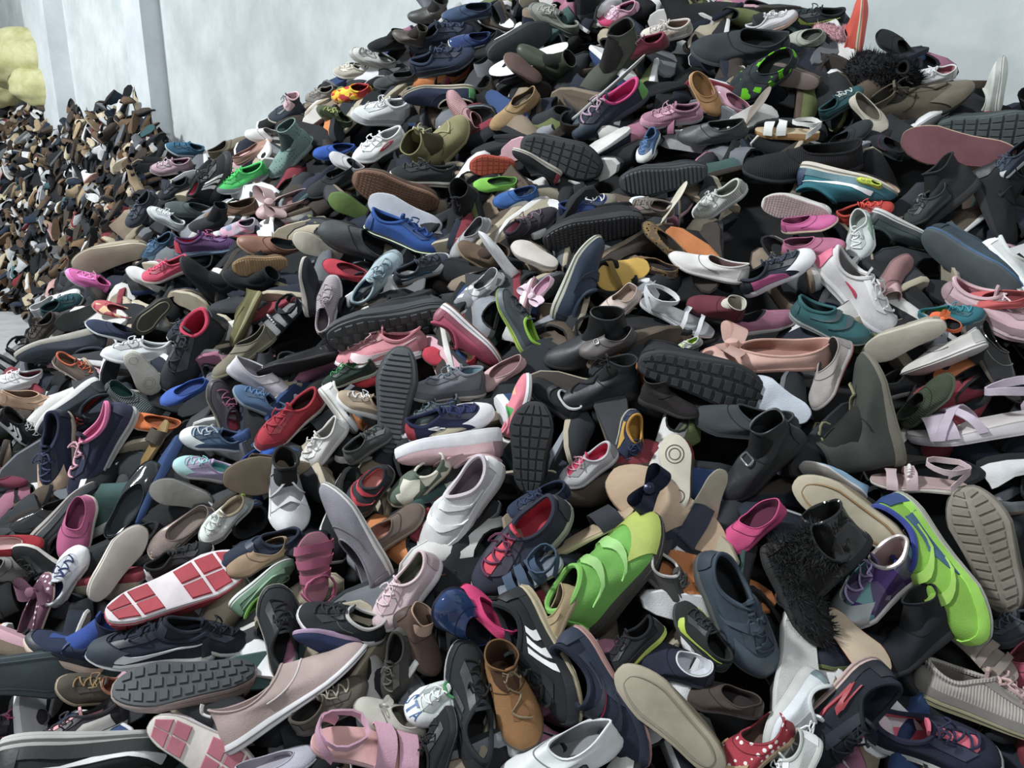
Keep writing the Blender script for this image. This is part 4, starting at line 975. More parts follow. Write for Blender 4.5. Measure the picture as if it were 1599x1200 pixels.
snk|876,506,944,374|-68|1d3149|cacab6|fin=l lining=101a28 strap=1:182838 lay=4|navy leather shoe with thick cream sidewall
slide|1012,416,934,440|12|8a7030|b8b0a0|bed=e0b020 lay=2 wide=1.3 sw=.1|sandal with a yellow footbed
loaf|990,452,932,494|45|dcc6bc|d0bab0|lining=a08878 crump=.022 lay=2 wide=1.3|pale pink beige crumpled baby shoe
flat|862,432,820,476|30|e8c4d8|e0b8cc|bow=f0d4e4:.4 lining=c890ac lay=3 mini=1 wide=1.2|light pink baby shoe with bow
loaf|782,424,704,478|45|dadcde|d0d2d4|pat=leaf:8a8c90 lining=8a8c8e crump=.022 lay=2|white and silver crumpled shoe
boot|772,420,724,380|45|6a5440|a08868|lining=3c2c1e lay=1|brown furry bootie end
snk|572,344,692,384|62|2d5cab|2a3a56|out=2a3a56 groove=e0f0c0 laces=244a8c lining=1a2c50 lay=3|blue running shoe with lime-white sole insert
insole|690,354,578,312|164|e1e5ed|d0d4dc|lay=2 wide=1.1|long white insole behind the blue running shoe
snk|580,342,516,306|164|56702e|648438|out=6c8c3a lay=2|moss green rubber sole
snk|684,312,554,274|162|6a4a34|8c664c|out=8e664e tread=grid:7c5840 lay=3|brown patterned sole of an upturned shoe
snk|714,276,610,264|70|22282a|e5e1d1|laces=444 lining=111 groove=40443e lay=3|black trainer with cream wavy midsole
clog|636,404,502,350|42|3b3f41|34383a|fin=r lining=1c1e20 lay=2|dark grey rubber clog
snk|616,440,704,398|36|3a424e|7a6458|sidepanel=3a6080 swoosh=e4e4e4 laces=22262c lining=16181c lay=3 guard=d8d8d8|grey and blue panelled sneaker with white patches
snk|548,478,622,392|14|aabec6|d4dce0|laces=8aa4b2 lining=42627e lay=4|pale blue knit sneaker pointing up the pile
flat|574,430,506,404|40|c42e44|a0243a|lining=701828 lay=2|crimson cloth shoe above the lilac mesh trainer
snk|534,396,460,368|164|c0b8a4|dad2be|out=dad2be lay=2|cream flat sole at the middle of the slope
snk|506,528,518,428|22|b2a6aa|d4ccd0|laces=b8acb0 lining=7a6e74 lay=2 fin=k|lilac grey mesh trainer standing toe up
boot|490,496,482,402|70|20242e|d0c8bc|lining=101218 lay=1|dark navy bootie beside the lilac mesh trainer
loaf|472,388,374,372|42|8c5c46|b09474|fin=l lining=3c4448 lay=2|brown leather loafer with tan edge
snk|446,406,364,416|162|7a603c|b08c60|out=b28c5e tread=bars:a07c50 lay=3|tan ribbed gum sole
snk|276,388,372,374|66|5c3c6c|6c8aaa|lining=d02c50 laces=a04878 heel=c82c4c lay=3 fin=k|purple knit trainer with red heel and blue sole
flat|486,300,400,330|40|ba9a9a|b49090|fin=l bow=c4a4a4:.36 lining=8a6868 lay=3|taupe satin shoe with a ragged bow
snk|416,262,336,292|48|42da6a|d8dcdc|laces=34e060 lining=207840 guard=8a9498 lay=3|neon green trainer with pale sole
hi|318,318,352,236|66|1c1e20|24262a|stripes=f2f2f2 lining=c04060 lay=4 wide=1.2|black high-top with three white stripes on the ridge
loaf|326,244,386,212|60|7c725e|8c826c|fin=k lining=3c382c lay=1|khaki ribbed slipper on the ridge
flat|362,250,420,212|70|aa8272|b89484|lining=6a4a40 lay=2|rosy tan flat on the ridge
tall|484,210,414,272|58|7c9a92|8aa49c|fin=k pat=dots:5a7870 lining=3c504c lay=2 shaft=.2|sage green dotted boot
clog|448,214,384,206|50|e1dddd|d8d0d0|lining=a09898 lay=2|white rounded clog on the ridge
hi|474,168,418,182|55|343c48|d0c4b4|lining=e0b8c0 collar=e0b8c0 lay=3 wide=1.2 shaft=.2|dark slate high-top with pink lining on the skyline
snk|548,196,498,166|45|4c583a|5a6448|pat=patch:2c3424,889058 lining=26301c laces=b8c060 lay=3|green camouflage sneaker near the skyline
snk|582,138,516,148|40|c02c30|d8a040|pat=leaf:e88a30,f0d050 lining=6a1018 lay=2|red and yellow printed child's shoe
hi|640,184,548,172|55|d5d9db|e2e4e4|laces=e8eaea lining=9a9ea0 lay=3 wide=1.2|white high-top sneaker near the skyline
snk|632,206,550,244|55|e4e6e6|eceeee|dot=c03040 let=O:c03040 lining=a0a4a4 lay=4 wide=1.2|white trainer with a small red ring logo
loaf|558,234,488,236|45|2458b2|1c4692|lining=122c60 lay=2|bright blue slip-on on the ridge
loaf|566,266,520,238|45|c6c6ca|b8b8bc|lining=808086 lay=2|light grey shoe next to the bright blue slip-on
boot|656,268,722,178|40|8c865a|9a9468|laces=a8a078 lining=4c482c lay=3 wide=1.3|ochre khaki lace-up boot
loaf|744,150,630,160|-60|2a3450|d4ccb0|lining=1c2438 heel=58a860 collar=d4ccb0 lay=3|navy slipper with cream band and green tip
boot|736,208,706,140|45|c89a9c|a87478|fin=k lining=5a3038 lay=3 shaft=.05|pink knitted bootie beside the khaki boot
loaf|838,140,764,196|45|a8885c|8a6c48|lining=4a3826 lay=2|tan canvas slip-on with folded back
snk|760,86,858,44|163|26292c|33393d|out=343a3e sidepanel=ddd lay=4|flat black sole with a white paper label
insole|884,66,762,108|60|eef0f0|d8dcdc|lay=2|white edge showing under the flat black sole
clog|842,128,786,90|-140|5a443c|c8b0a0|out=6a5048 lining=2e2220 lay=3|brown heel end of a shoe with pale rim
loaf|768,56,700,64|40|24407a|d8d8d4|fin=p lining=142448 lay=3|glossy blue slip-on near the top
snk|640,108,740,76|55|2c3850|5a6a74|lining=181e2c laces=3a4660 lay=2|long navy trainer near the skyline
snk|640,70,742,40|50|2a3448|3c4656|lining=161c28 lay=1|dark navy shoe higher up the skyline
snk|902,52,828,6|35|8a8c84|a8a89e|laces=b0b0a8 lining=44463e crump=.02 lay=2|grey beige canvas trainer at the top
boot|880,120,812,70|40|36422e|2c3226|fin=l lining=161a12 lay=1|dark green leather boot near the top
boot|1000,80,900,150|42|4a4c44|3a3a34|lining=20201c lay=1 crump=.02|grey olive suede boot beneath the long white sole
insole|894,182,1000,86|95|dededc|c8c8c6|th=.03 lay=3|long white sole edge leaning up the pile
snk|1006,138,892,206|44|2d3547|3a4858|laces=c0a0b4 lining=d83a84 collar=d83a84 heel=58a040 lay=4 toe=364454 tfin=l|slate sneaker with hot pink lining
snk|998,8,934,30|40|e0a4bc|f0e4e8|laces=f0f0f0 lining=c02c68 toe=e83a7c lay=2|white and pink trainer at the top
snk|1042,62,966,82|45|a03c58|6a4450|laces=d0a8b4 lining=58202e lay=2|raspberry sneaker with pale laces near the top
snk|1080,40,1000,52|45|dcd4c8|e4dcd4|stripes=c0a898 laces=e8e0d8 lining=a88c7c lay=3|cream sneaker with tan stripes
loaf|1232,70,1082,66|55|2f373b|3a4246|lining=16181a lay=3 wide=1.35|large slate slip-on near the top
loaf|1236,84,1140,142|30|2a3236|384044|pat=leaf:6cc02c,2a3236 lining=141816 lay=4 wide=1.5|dark child's slipper with bright green print
clog|1084,112,1128,178|25|ba8a52|d0a878|lining=8a6030 lay=4 zh=.15 ah=.08|tan open-backed fleece-lined slipper
flat|1168,170,1122,136|45|dca4b8|c890a4|fin=p lining=8a5064 lay=3|pink patent baby shoe beside the tan slipper
snk|1280,128,1202,106|160|6a5a50|7e6c62|out=7e6c62 lay=2|taupe sole behind the green printed slipper
insole|1156,200,1198,138|70|8a8074|a89c90|th=.04 lay=3|ribbed taupe sole strip standing up
snk|1096,176,1000,184|50|b07c92|dcd4d8|fin=k lining=6a4454 laces=c89cac lay=2|mauve knit trainer beside the tan slipper
loaf|1164,196,1058,206|48|464c4c|34383a|fin=l lining=1e2222 lay=3|grey leather slip-on below the tan slipper
plat|1276,214,1180,206|72|ecece8|a8783c|bed=c8b088 ns=2 sw=.14 lay=3|white strappy wedge with a brown sole
loaf|1344,238,1164,252|62|17171b|1e1e22|lining=0c0c0e fin=k lay=2|long black shoe below the white wedge
snk|1024,204,1000,250|40|4a6c98|dee2de|toe=e4e6e0 lining=28405c lay=3 mini=1 wide=1.5 tilt=30|small denim plimsoll with white toe
snk|1332,80,1342,-4|105|d8503c|c2b294|bed=e05844 out=e8523c lining=e8523c pt=.95 lay=3|bright red pointed sole standing on the skyline
loaf|1424,92,1374,46|45|1e2022|26282a|dot=e0e0e0 lining=0e0e0e lay=3 wide=1.2|black cap-like shoe with a round white badge
fur|1436,126,1322,104|25|101014|141416|lay=3 lining=08080a wide=1.75 zf=.42 zs=.42 ohl=.07 ohw=.04 zh=.42|black fluffy fur slipper
boot|1372,186,1504,132|58|5c5242|2e2e2c|laces=3a3226 lining=221e16 lay=4 toe=6e6450 tfin=l shaft=.06|brown suede hiking boot with toe to the wall
snk|1482,112,1428,120|40|e4e6e6|eceeee|lining=c07c88 lay=2|white trainer against the wall behind the hiking boot
snk|1548,178,1560,92|102|d8dcd4|e2e4da|lining=a8aca4 lay=3 heel=d05040|white platform sole standing upright by the wall
snk|1474,194,1618,192|165|3c4648|4a5658|out=4c5659 tread=block:566062 lay=2|grey lugged sole under the upright white platform
insole|1574,238,1416,216|166|7e4e56|c0a080|lay=4 th=.03 tt=.025|burgundy flat sole with a tan rim
flat|1332,148,1392,204|40|d9d1bd|c8c0a8|lining=6a6456 lay=3|cream flat with rounded toe below the fur slipper
snk|1288,176,1336,140|50|215258|3a5c5e|lining=102c30 laces=e0e0e0 lay=2|dark teal shoe beside the cream flat
loaf|1298,232,1352,192|40|2a3238|343c42|lining=14181c lay=2|dark slate slip-on below the teal shoe
loaf|1408,240,1350,206|45|262c34|30363e|lining=12161a lay=1 seam=804060|dark shoe with a thin plum seam beside the burgundy sole
boot|1510,280,1400,360|70|2a2c2e|2c2c2e|lining=121214 lay=1 shaft=.12 buckle=a8acb0 crump=.02|charcoal leather boot on the darker slope
boot|1530,262,1590,390|85|232527|28282a|lining=101012 lay=1 shaft=.1 strap=1:2c2e30 crump=.02|black strapped boot beyond the blue edged sole
snk|1470,300,1420,338|50|36403e|3c4442|lining=181c1c lay=2|dark green grey trainer beside the charcoal boot
loaf|1390,300,1346,276|50|2a2420|3a3028|lining=c8a888 lay=2|dark brown shoe with peach insole behind the teal sneaker
snk|1596,236,1560,262|45|3a4454|d8dce0|lining=1a1e26 toe=dfe3e6 lay=3|navy shoe with white toe beside the burgundy sole
snk|1376,292,1338,278|30|d8f030|c0d820|wide=.7 lay=4 lining=88a010 mini=1|tiny neon yellow shoe on the teal sneaker
snk|1320,340,1380,322|50|c83c30|a83028|lining=581814 lay=1|small red shoe under the teal sneaker
hi|150,448,122,430|50|d860a8|e8d8e0|lining=903060 lay=3 laces=f090c8|magenta child's bootie under the beige sole
snk|228,386,120,412|160|a89c84|c4b89e|out=bcb096 lay=3|large plain beige sole by the pile's outline
loaf|252,448,208,420|45|dfe1e1|d4d6d6|lining=a0a0a0 lay=1|white slip-on under a dark strap on the outline
snk|240,300,196,352|45|3c4450|4a525c|lining=1c2026 lay=2|slate trainer on the pile's outline
snk|300,258,236,262|50|b898a4|d8ccd0|lining=6a3044 laces=d8c8d0 lay=2|pink grey trainer on the ridge beside the far heap
snk|318,236,262,226|50|2a5c78|b8c8d0|lining=183848 lay=2|teal blue trainer at the ridge's far end
snk|300,284,246,306|55|22282e|d0d4d8|lining=101418 lay=2|black trainer with pale sole on the ridge
loaf|330,330,262,318|45|4a5656|566262|lining=202828 lay=2|grey green slip-on on the ridge
snk|282,354,238,326|50|d4dce0|dfe5e8|lining=8a9498 lay=2|white trainer on the ridge above the purple knit trainer
boot|352,344,300,352|50|2a2c30|303236|lining=121316 lay=2|black ankle boot above the purple knit trainer
loaf|402,318,318,338|55|7a5c48|9a8468|lining=3a2c20 lay=2|brown suede shoe beside the satin bow shoe
snk|402,348,344,362|45|a8a4b0|c8c4cc|pat=leaf:d0a8b8,8a94a8 lining=5a5864 lay=2|pale patterned trainer above the brown loafer
snk|268,372,226,396|40|3c5c78|c8c8c0|lining=1c2c3c lay=2|blue shoe next to the large beige sole
snk|296,408,222,432|55|d84868|e0d4cc|lining=80283c lay=2|pink red shoe with a pale toe below the purple knit trainer
boot|420,456,352,424|45|1c2026|22262a|lining=0c0e12 lay=1|black leather boot under the tan ribbed sole
loaf|560,258,474,300|60|24282c|2c3034|lining=101214 lay=1|long black shoe behind the moss green sole
boot|738,292,708,378|22|1c1e22|222428|laces=2c2e34 lining=0c0c10 lay=4 wide=1.3|black laced boot beside the brown patterned sole
loaf|760,340,700,400|45|a8a8ac|c0c0c4|lining=5c5c60 lay=1|pale grey shoe below the black laced boot
boot|632,66,574,70|60|16181c|1c1c20|lining=0a0a0a lay=3 shaft=.1|black bootie on the skyline against the wall
tall|660,66,616,48|50|4e463e|5a5048|fin=l lining=241f1a lay=3 shaft=.3 crump=.02|brown leather boot shaft on the skyline
snk|618,104,548,78|45|c8cac6|dcd8cc|laces=b0b2b0 lining=6a6c6a lay=3 crump=.02|dirty pale grey trainer on the skyline
snk|578,112,520,108|60|b8b4a4|e0dcd0|lining=6a665a lay=2|cream shoe on the steep skyline
loaf|652,118,582,128|50|464a4a|50544e|lining=1c1e1e lay=3|dark grey slip-on below the pale grey trainer
boot|700,20,636,22|50|3a3a36|33332f|fin=l lining=1a1a18 lay=2 shaft=.15|grey leather boot at the top beside the wall
loaf|770,14,690,22|45|3c5070|6a7a88|lining=1c2838 lay=2|slate blue shoe at the very top
snk|524,140,476,152|45|8a8680|c0bcb4|lining=3c3a36 lay=2|taupe trainer beside the slate high-top
snk|1166,52,1240,20|70|dcd8dc|dcb4a0|lining=a89c98 lay=2 th=.12 tt=.1|white trainer with a peach platform sole at the top
snk|1318,26,1232,24|50|20262a|2a3034|swoosh=b8d048 lining=101214 lay=2|black trainer with a lime tick mark at the top
loaf|1282,56,1226,64|40|a8aca0|9ca094|seam=70746a lining=50544c lay=3 wide=1.3|grey quilted shoe end beside the black lime trainer
boot|1330,66,1272,40|45|d09aa4|b88890|lining=e8c8cc fuzz=d8a8b0 lay=2 shaft=.05|pink fleece bootie near the red pointed sole
'''
# ------------------------------------------------------------------ the slope of the pile
CTRL = np.array([(0, 1200, 1.5), (400, 1200, 1.38), (800, 1200, 1.32), (1200, 1200, 1.32), (1599, 1200, 1.36),
    (0, 900, 1.78), (400, 900, 1.62), (800, 900, 1.52), (1200, 900, 1.48), (1599, 900, 1.5),
    (0, 650, 2.2), (400, 650, 1.95), (800, 650, 1.8), (1200, 650, 1.68), (1599, 650, 1.68),
    (100, 480, 2.6), (400, 430, 2.35), (800, 430, 2.12), (1200, 430, 1.97), (1599, 430, 1.88),
    (250, 300, 3.15), (500, 280, 2.75), (800, 250, 2.45), (1200, 230, 2.28), (1599, 250, 2.12),
    (400, 200, 3.4), (600, 130, 3.2), (900, 80, 2.82), (1200, 60, 2.66), (1440, 120, 2.5), (1599, 180, 2.35),
    (620, 10, 3.6), (800, -20, 3.2), (1200, -20, 2.95), (1599, 1400, 1.2), (0, 1400, 1.35), (800, 1400, 1.2)], float)
RB = CTRL[:, :2] / 1000


def _solve(X, y, lam):
    n = len(X)
    K = np.linalg.norm(X[:, None] - X[None], axis=-1) + lam * np.eye(n) * -1
    A = np.block([[K, np.c_[np.ones(n), X]], [np.r_[np.ones((1, n)), X.T], np.zeros((3, 3))]])
    return np.linalg.solve(A, np.r_[y, np.zeros(3)])


_cd = _solve(RB, CTRL[:, 2], .05)


def depth_at(px, py):
    q = np.stack([np.asarray(px, float), np.asarray(py, float)], -1) / 1000
    K = np.linalg.norm(q[..., None, :] - RB, axis=-1)
    return K @ _cd[:len(RB)] + _cd[len(RB)] + q @ _cd[len(RB) + 1:]


SIL = [(0, 1300), (0, 600), (40, 520), (95, 445), (130, 395), (200, 320), (240, 250), (330, 215), (400, 180), (430, 140), (480, 160), (520, 105),
       (560, 60), (640, 10), (720, -30), (1290, -30), (1330, 20), (1420, 60), (1440, 120), (1599, 185), (1599, 1300)]


def inside(px, py, poly=SIL):
    r = False
    j = len(poly) - 1
    for i in range(len(poly)):
        (xi, yi), (xj, yj) = poly[i], poly[j]
        if (yi > py) != (yj > py) and px < (xj - xi) * (py - yi) / (yj - yi) + xi:
            r = not r
        j = i
    return r


pts = []
for gy in range(-10, 1290, 70):
    for gx in range(0, 1600, 84):
        if inside(gx, gy):
            pts.append(unproj(gx, gy, depth_at(gx, gy)))
pts += [(-2.3, 2.6, .45), (-2.2, 3.3, .75), (-2.0, 4.2, .9), (-2.9, 3, 0), (-2.9, 2, 0), (-2.6, 1.3, .1), (-2.0, 1.2, .35), (-1.5, 4.7, .9), (-.9, 4.9, 1.4), (-.3, 4.4, 2.3),
        (.3, 4.0, 2.5), (.8, 3.6, 2.3), (1.3, 3.15, 2.05), (1.9, 2.6, 1.85), (2.3, 2.0, 1.6), (2.1, 1.2, .85), (2.0, .6, .4), (-3.2, 4.5, 0), (-2.2, 5.4, 0), (-1.6, .8, .3),
        (-.8, .5, .2), (0, .45, .2), (.8, .45, .22), (1.5, .5, .3), (-2, .3, 0), (0, .1, 0), (1.5, .1, 0), (-2.6, .5, 0), (2.6, .4, .2), (2.8, 1.6, 1.3)]
for line in DATA.strip().splitlines():
    q = [float(c) for c in line.split('|')[1].split(',')]
    q = ((q[0] + q[2]) / 2, (q[1] + q[3]) / 2)
    if 'fardepth' not in line: pts.append(unproj(q[0], q[1], depth_at(*q) + .02))
pts = np.array(pts)
_ch = _solve(pts[:, :2], pts[:, 2], .25)


def height_at(X, Y):
    q = np.stack([np.asarray(X, float), np.asarray(Y, float)], -1)
    K = np.linalg.norm(q[..., None, :] - pts[:, :2], axis=-1)
    return np.clip(K @ _ch[:len(pts)] + _ch[len(pts)] + q @ _ch[len(pts) + 1:], 0, 3)


# ------------------------------------------------------------------ the hall: wall, pilasters, floor
def surface_mat(name, c0, c1, scale, rough, bump=.2, stretch=(1, 1, 1)):
    m = bpy.data.materials.new(name)
    m.use_nodes = True
    N, Lk = m.node_tree.nodes, m.node_tree.links
    b = N['Principled BSDF']
    b.inputs['Roughness'].default_value = rough
    tc = N.new('ShaderNodeTexCoord'); mp = N.new('ShaderNodeMapping'); mp.inputs['Scale'].default_value = stretch
    Lk.new(tc.outputs['Object'], mp.inputs['Vector'])
    nz = N.new('ShaderNodeTexNoise'); nz.inputs['Scale'].default_value = scale; nz.inputs['Detail'].default_value = 8; nz.inputs['Roughness'].default_value = .65
    Lk.new(mp.outputs['Vector'], nz.inputs['Vector'])
    r = N.new('ShaderNodeValToRGB')
    r.color_ramp.elements[0].position = .35; r.color_ramp.elements[1].position = .68
    r.color_ramp.elements[0].color = lin(c0) + (1,); r.color_ramp.elements[1].color = lin(c1) + (1,)
    Lk.new(nz.outputs['Fac'], r.inputs['Fac']); Lk.new(r.outputs['Color'], b.inputs['Base Color'])
    bp = N.new('ShaderNodeBump'); bp.inputs['Strength'].default_value = bump; bp.inputs['Distance'].default_value = .02
    Lk.new(nz.outputs['Fac'], bp.inputs['Height']); Lk.new(bp.outputs['Normal'], b.inputs['Normal'])
    return m


WALLM = surface_mat('whitewashed_plaster', 'b6bdbd', 'd6dbdb', 1.6, .85, .15)
PILM = surface_mat('pilaster_plaster', 'c3c9cc', 'd8dde0', 2.0, .85, .1)
FLOORM = surface_mat('concrete_floor', 'a9abaa', 'c8cac8', 2.5, .7, .15)
DARKM = surface_mat('dark_steel', '23262b', '34383d', 6, .6, .1)
WA = np.array([1.75, 2.88]); WD = np.array([-9.95, 10.6]); WL = np.hypot(*WD); WD = WD / WL
WN = np.array([-WD[1], WD[0]])  # into the room


def box_on_wall(name, t0, t1, z0, z1, d0, d1, m):
    V = []
    for z in (z0, z1):
        for t, d in ((t0, d0), (t1, d0), (t1, d1), (t0, d1)):
            p = WA + WD * t + WN * d
            V.append((p[0], p[1], z))
    F = [(0, 1, 2, 3), (4, 5, 6, 7), (0, 1, 5, 4), (1, 2, 6, 5), (2, 3, 7, 6), (3, 0, 4, 7)]
    o = mesh_obj(name, V, F, m, sharp=30)
    o['kind'] = 'structure'
    return o


box_on_wall('wall_back', -3.5, 24, 0, 6.5, -.25, 0, WALLM)
box_on_wall('trim_1', 8.2, 8.78, 0, 6.5, 0, .2, PILM)
box_on_wall('trim_2', 11.95, 13.2, 0, 6.5, 0, .25, PILM)
box_on_wall('trim_3', 16.5, 17.1, 0, 6.5, 0, .3, DARKM)
wl = mesh_obj('wall_left', [(-14.2, -3, 0), (-14, -3, 0), (-14, 22, 0), (-14.2, 22, 0), (-14.2, -3, 6.5), (-14, -3, 6.5), (-14, 22, 6.5), (-14.2, 22, 6.5)],
              [(0, 1, 2, 3), (4, 5, 6, 7), (0, 1, 5, 4), (1, 2, 6, 5), (2, 3, 7, 6), (3, 0, 4, 7)], WALLM, sharp=30)
wl['kind'] = 'structure'
fl = mesh_obj('floor', [(-22, -3, 0), (5, -3, 0), (5, 22, 0), (-22, 22, 0)], [(0, 1, 2, 3)], FLOORM)
fl['kind'] = 'structure'

# ------------------------------------------------------------------ place the shoes, back to front
CELL = 5.0
BW, BH = 340, 270
OX, OY = -50.0, -60.0
gx, gy = np.meshgrid(OX + (np.arange(BW) + .5) * CELL, OY + (np.arange(BH) + .5) * CELL)
BASED = depth_at(gx, gy) + .03
front = BASED.copy()
hero_front = np.full((BH, BW), 1e9)


def cells(P):
    px, py, d = proj(P)
    i = np.clip(((px - OX) / CELL).astype(int), 0, BW - 1); j = np.clip(((py - OY) / CELL).astype(int), 0, BH - 1)
    return j, i, d


def orient(hx, hy, tx, ty, face, tilt, d):
    """world axes of a shoe whose heel and toe are seen at these places"""
    mx, my = (hx + tx) / 2, (hy + ty) / 2
    n = EYE - unproj(mx, my, d); n /= np.linalg.norm(n)
    a = unproj(tx, ty, d) - unproj(hx, hy, d)
    ln = np.linalg.norm(a)
    a = a - n * (a @ n); a /= np.linalg.norm(a)
    e2 = np.cross(n, a)
    ev = np.array([e2 @ RGT, e2 @ UPV])
    if ev[0] * .1 + ev[1] < 0:
        e2 = -e2
    f = math.radians(face)
    u = math.cos(f) * n + math.sin(f) * e2
    t = math.radians(tilt)
    if tilt:
        ax = np.cross(a, n)
        ca, sa = math.cos(t), math.sin(t)
        def rot(v): return v * ca + np.cross(ax, v) * sa + ax * (ax @ v) * (1 - ca)
        a, u = rot(a), rot(u)
    b = np.cross(u, a)
    return a, b, u, ln / max(.5, math.cos(t))


rows = []
for k, line in enumerate(DATA.strip().splitlines()):
    kind, pos, face, up, sole, opts, label = line.split('|')
    hx, hy, tx, ty = map(float, pos.split(','))
    o = {}
    for tok in opts.split():
        kk, vv = tok.split('=', 1)
        o[kk] = vv
    o['seed'] = k * 13 + 5
    o['side'] = 1 if k % 2 else -1
    rows.append((int(o.get('lay', 1)), (hy + ty) / 2, kind, (hx, hy, tx, ty), float(face), up, sole, o, label))
rows.sort(key=lambda r: (r[0], r[1]))
SIZES = []
for lay, cy, kind, (hx, hy, tx, ty), face, up, sole, o, label in rows:
    mx, my = (hx + tx) / 2, (hy + ty) / 2
    d = float(o['fardepth']) if 'fardepth' in o else float(depth_at(mx, my))
    a, b, u, L = orient(hx, hy, tx, ty, face, float(o.get('tilt', random.Random(o['seed']).uniform(-14, 14))), d)
    o['face'] = face
    o['wboost'] = 1.0 if 'mini' in o else float(np.clip(.2 / L, 1, 1.25))
    L = max(L, .07 if 'mini' in o else .15)
    fm, parts = build_parts(kind, up, sole, o)
    R = np.stack([a, b, u], 1)
    zc = .14 if kind not in ('insole', 'sand', 'slide', 'plat') else .05
    allv = np.concatenate([p[2] for p in parts if p[0] in ('outsole', 'midsole', 'upper', 'footbed', 'strap')])
    C = unproj(mx, my, d)
    Wv = C + (L * (allv - np.array([.5, 0, zc]))) @ R.T
    j, i, dd = cells(Wv)
    lin_i = j * BW + i
    back = np.full(BH * BW, -1.0); np.maximum.at(back, lin_i, dd)
    cov = np.unique(lin_i)
    need = back[cov] - front.ravel()[cov]
    s = 0.0 if 'fardepth' in o else float(np.clip(np.percentile(need, 72), 0, .2))
    k = (d - s) / d
    L *= k
    C = EYE + (C - EYE) * k
    dd = dd - s
    ff = front.ravel(); np.minimum.at(ff, lin_i, dd)
    hf = hero_front.ravel(); np.minimum.at(hf, lin_i, dd)
    SIZES.append((L, label))
    nm, cat = NAMES[kind]
    root = bpy.data.objects.new(nm, None)
    root.empty_display_size = .05
    COL.objects.link(root)
    base = C + R @ (L * (np.array([.5, 0, 0]) - np.array([.5, 0, zc])))
    M = np.eye(4); M[:3, :3] = R; M[:3, 3] = base
    root.matrix_world = Matrix(M.tolist())
    tag(root, label, cat, 'shoes heaped in the near pile' if 'fardepth' not in o else None)
    made = {}
    for p in parts:
        par = made.get(p[1], root) if p[1] else root
        ob = mesh_obj(p[0], (p[2] - np.array([.5, 0, 0])) * L, p[3], p[4], par)
        made.setdefault(p[0], ob)
        if len(p) > 5: ob['kind'] = p[5]

# ------------------------------------------------------------------ the uncountable rest of the near pile, and its core
PAL = [('16181b', 22), ('202428', 20), ('2b3036', 16), ('1c2434', 14), ('3a3c40', 10), ('3a322c', 8), ('5a4c3e', 6), ('8a7a66', 5), ('b4a890', 4), ('d8d6d2', 6), ('e8e8ea', 4),
       ('6a6e74', 7), ('8c9098', 4), ('b0708a', 3), ('d8a8b4', 2), ('8a2c3a', 3), ('2c4878', 4), ('3c5a58', 3), ('6a7440', 2), ('c87838', 1)]
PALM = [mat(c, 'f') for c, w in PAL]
PW = np.array([w for c, w in PAL], float); PW /= PW.sum()


def low_shoe(kind, seed, n=14, nv=5):
    fm = Form(kind, seed=seed, side=1 if seed % 2 else -1, crump=.014)
    th = np.arange(n) / n * 2 * math.pi
    V1, F1 = ring_solid(fm, [(.92, fm.zb), (1, lambda x: fm.zb(x) + .02), (.97, fm.zt)], n)
    vs = np.linspace(0, 2.0 if fm.shaft else 1.0, nv)
    T, Vv = np.meshgrid(th, vs)
    V2 = fm.S(T, Vv).reshape(-1, 3); F2 = grid_faces(n, nv, True)
    top = V2[-n:]; cen = top.mean(0)
    inn = (top - cen) * np.array([.85, .8, 1]) + cen
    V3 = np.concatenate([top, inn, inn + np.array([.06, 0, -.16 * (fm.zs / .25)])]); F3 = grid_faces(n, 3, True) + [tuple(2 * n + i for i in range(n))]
    V, F = join([(V1, F1), (V2, F2), (V3, F3)])
    return fm.warp(V) - np.array([.5, 0, .12]), F, [0] * len(F1) + [1] * len(F2) + [2] * len(F3)


LOWS = [low_shoe(k, i * 3 + 1) for i, k in enumerate(['snk', 'snk', 'hi', 'boot', 'flat', 'loaf', 'snk', 'clog', 'dress', 'loaf'])]
TINY = [low_shoe(k, i * 5 + 2, 10, 4) for i, k in enumerate(['snk', 'hi', 'boot', 'flat', 'loaf', 'clog'])]


class Heap:
    def __init__(s): s.V, s.F, s.M, s.o = [], [], [], 0

    def add(s, tpl, R, C, L, mi):
        V, F, part = tpl
        s.V.append(C + (V * L) @ R.T)
        s.F += [tuple(s.o + i for i in f) for f in F]
        s.M += [mi[q] for q in part]
        s.o += len(V)

    def build(s, name, mats):
        me = bpy.data.meshes.new(name)
        me.from_pydata(np.concatenate(s.V).tolist(), [], s.F)
        for m in mats: me.materials.append(m)
        me.polygons.foreach_set('material_index', np.array(s.M, np.int32))
        me.polygons.foreach_set('use_smooth', np.ones(len(me.polygons), bool))
        me.update()
        me.set_sharp_from_angle(angle=math.radians(45))
        ob = bpy.data.objects.new(name, me)
        COL.objects.link(ob)
        return ob


rng = np.random.RandomState(4)


def rand_R(nrm, rs):
    """a random lie: mostly on its side, sole or base against the slope"""
    a = rs.normal(0, 1, 3); a -= nrm * (a @ nrm) * rs.uniform(.6, 1.0); a /= np.linalg.norm(a)
    e = np.cross(nrm, a); e /= np.linalg.norm(e)
    n2 = np.cross(a, e)
    f = rs.choice([0.2, .9, -.9, 1.6, -1.6, 2.8]) + rs.normal(0, .25)
    u = math.cos(f) * n2 + math.sin(f) * e
    return np.stack([a, np.cross(u, a), u], 1)


def pick(rs):
    up = rs.choice(len(PAL), p=PW)
    so = rs.choice(len(PAL), p=PW) if rs.rand() < .6 else rs.choice([9, 10, 8, 1])
    return [int(so), int(up), 0]


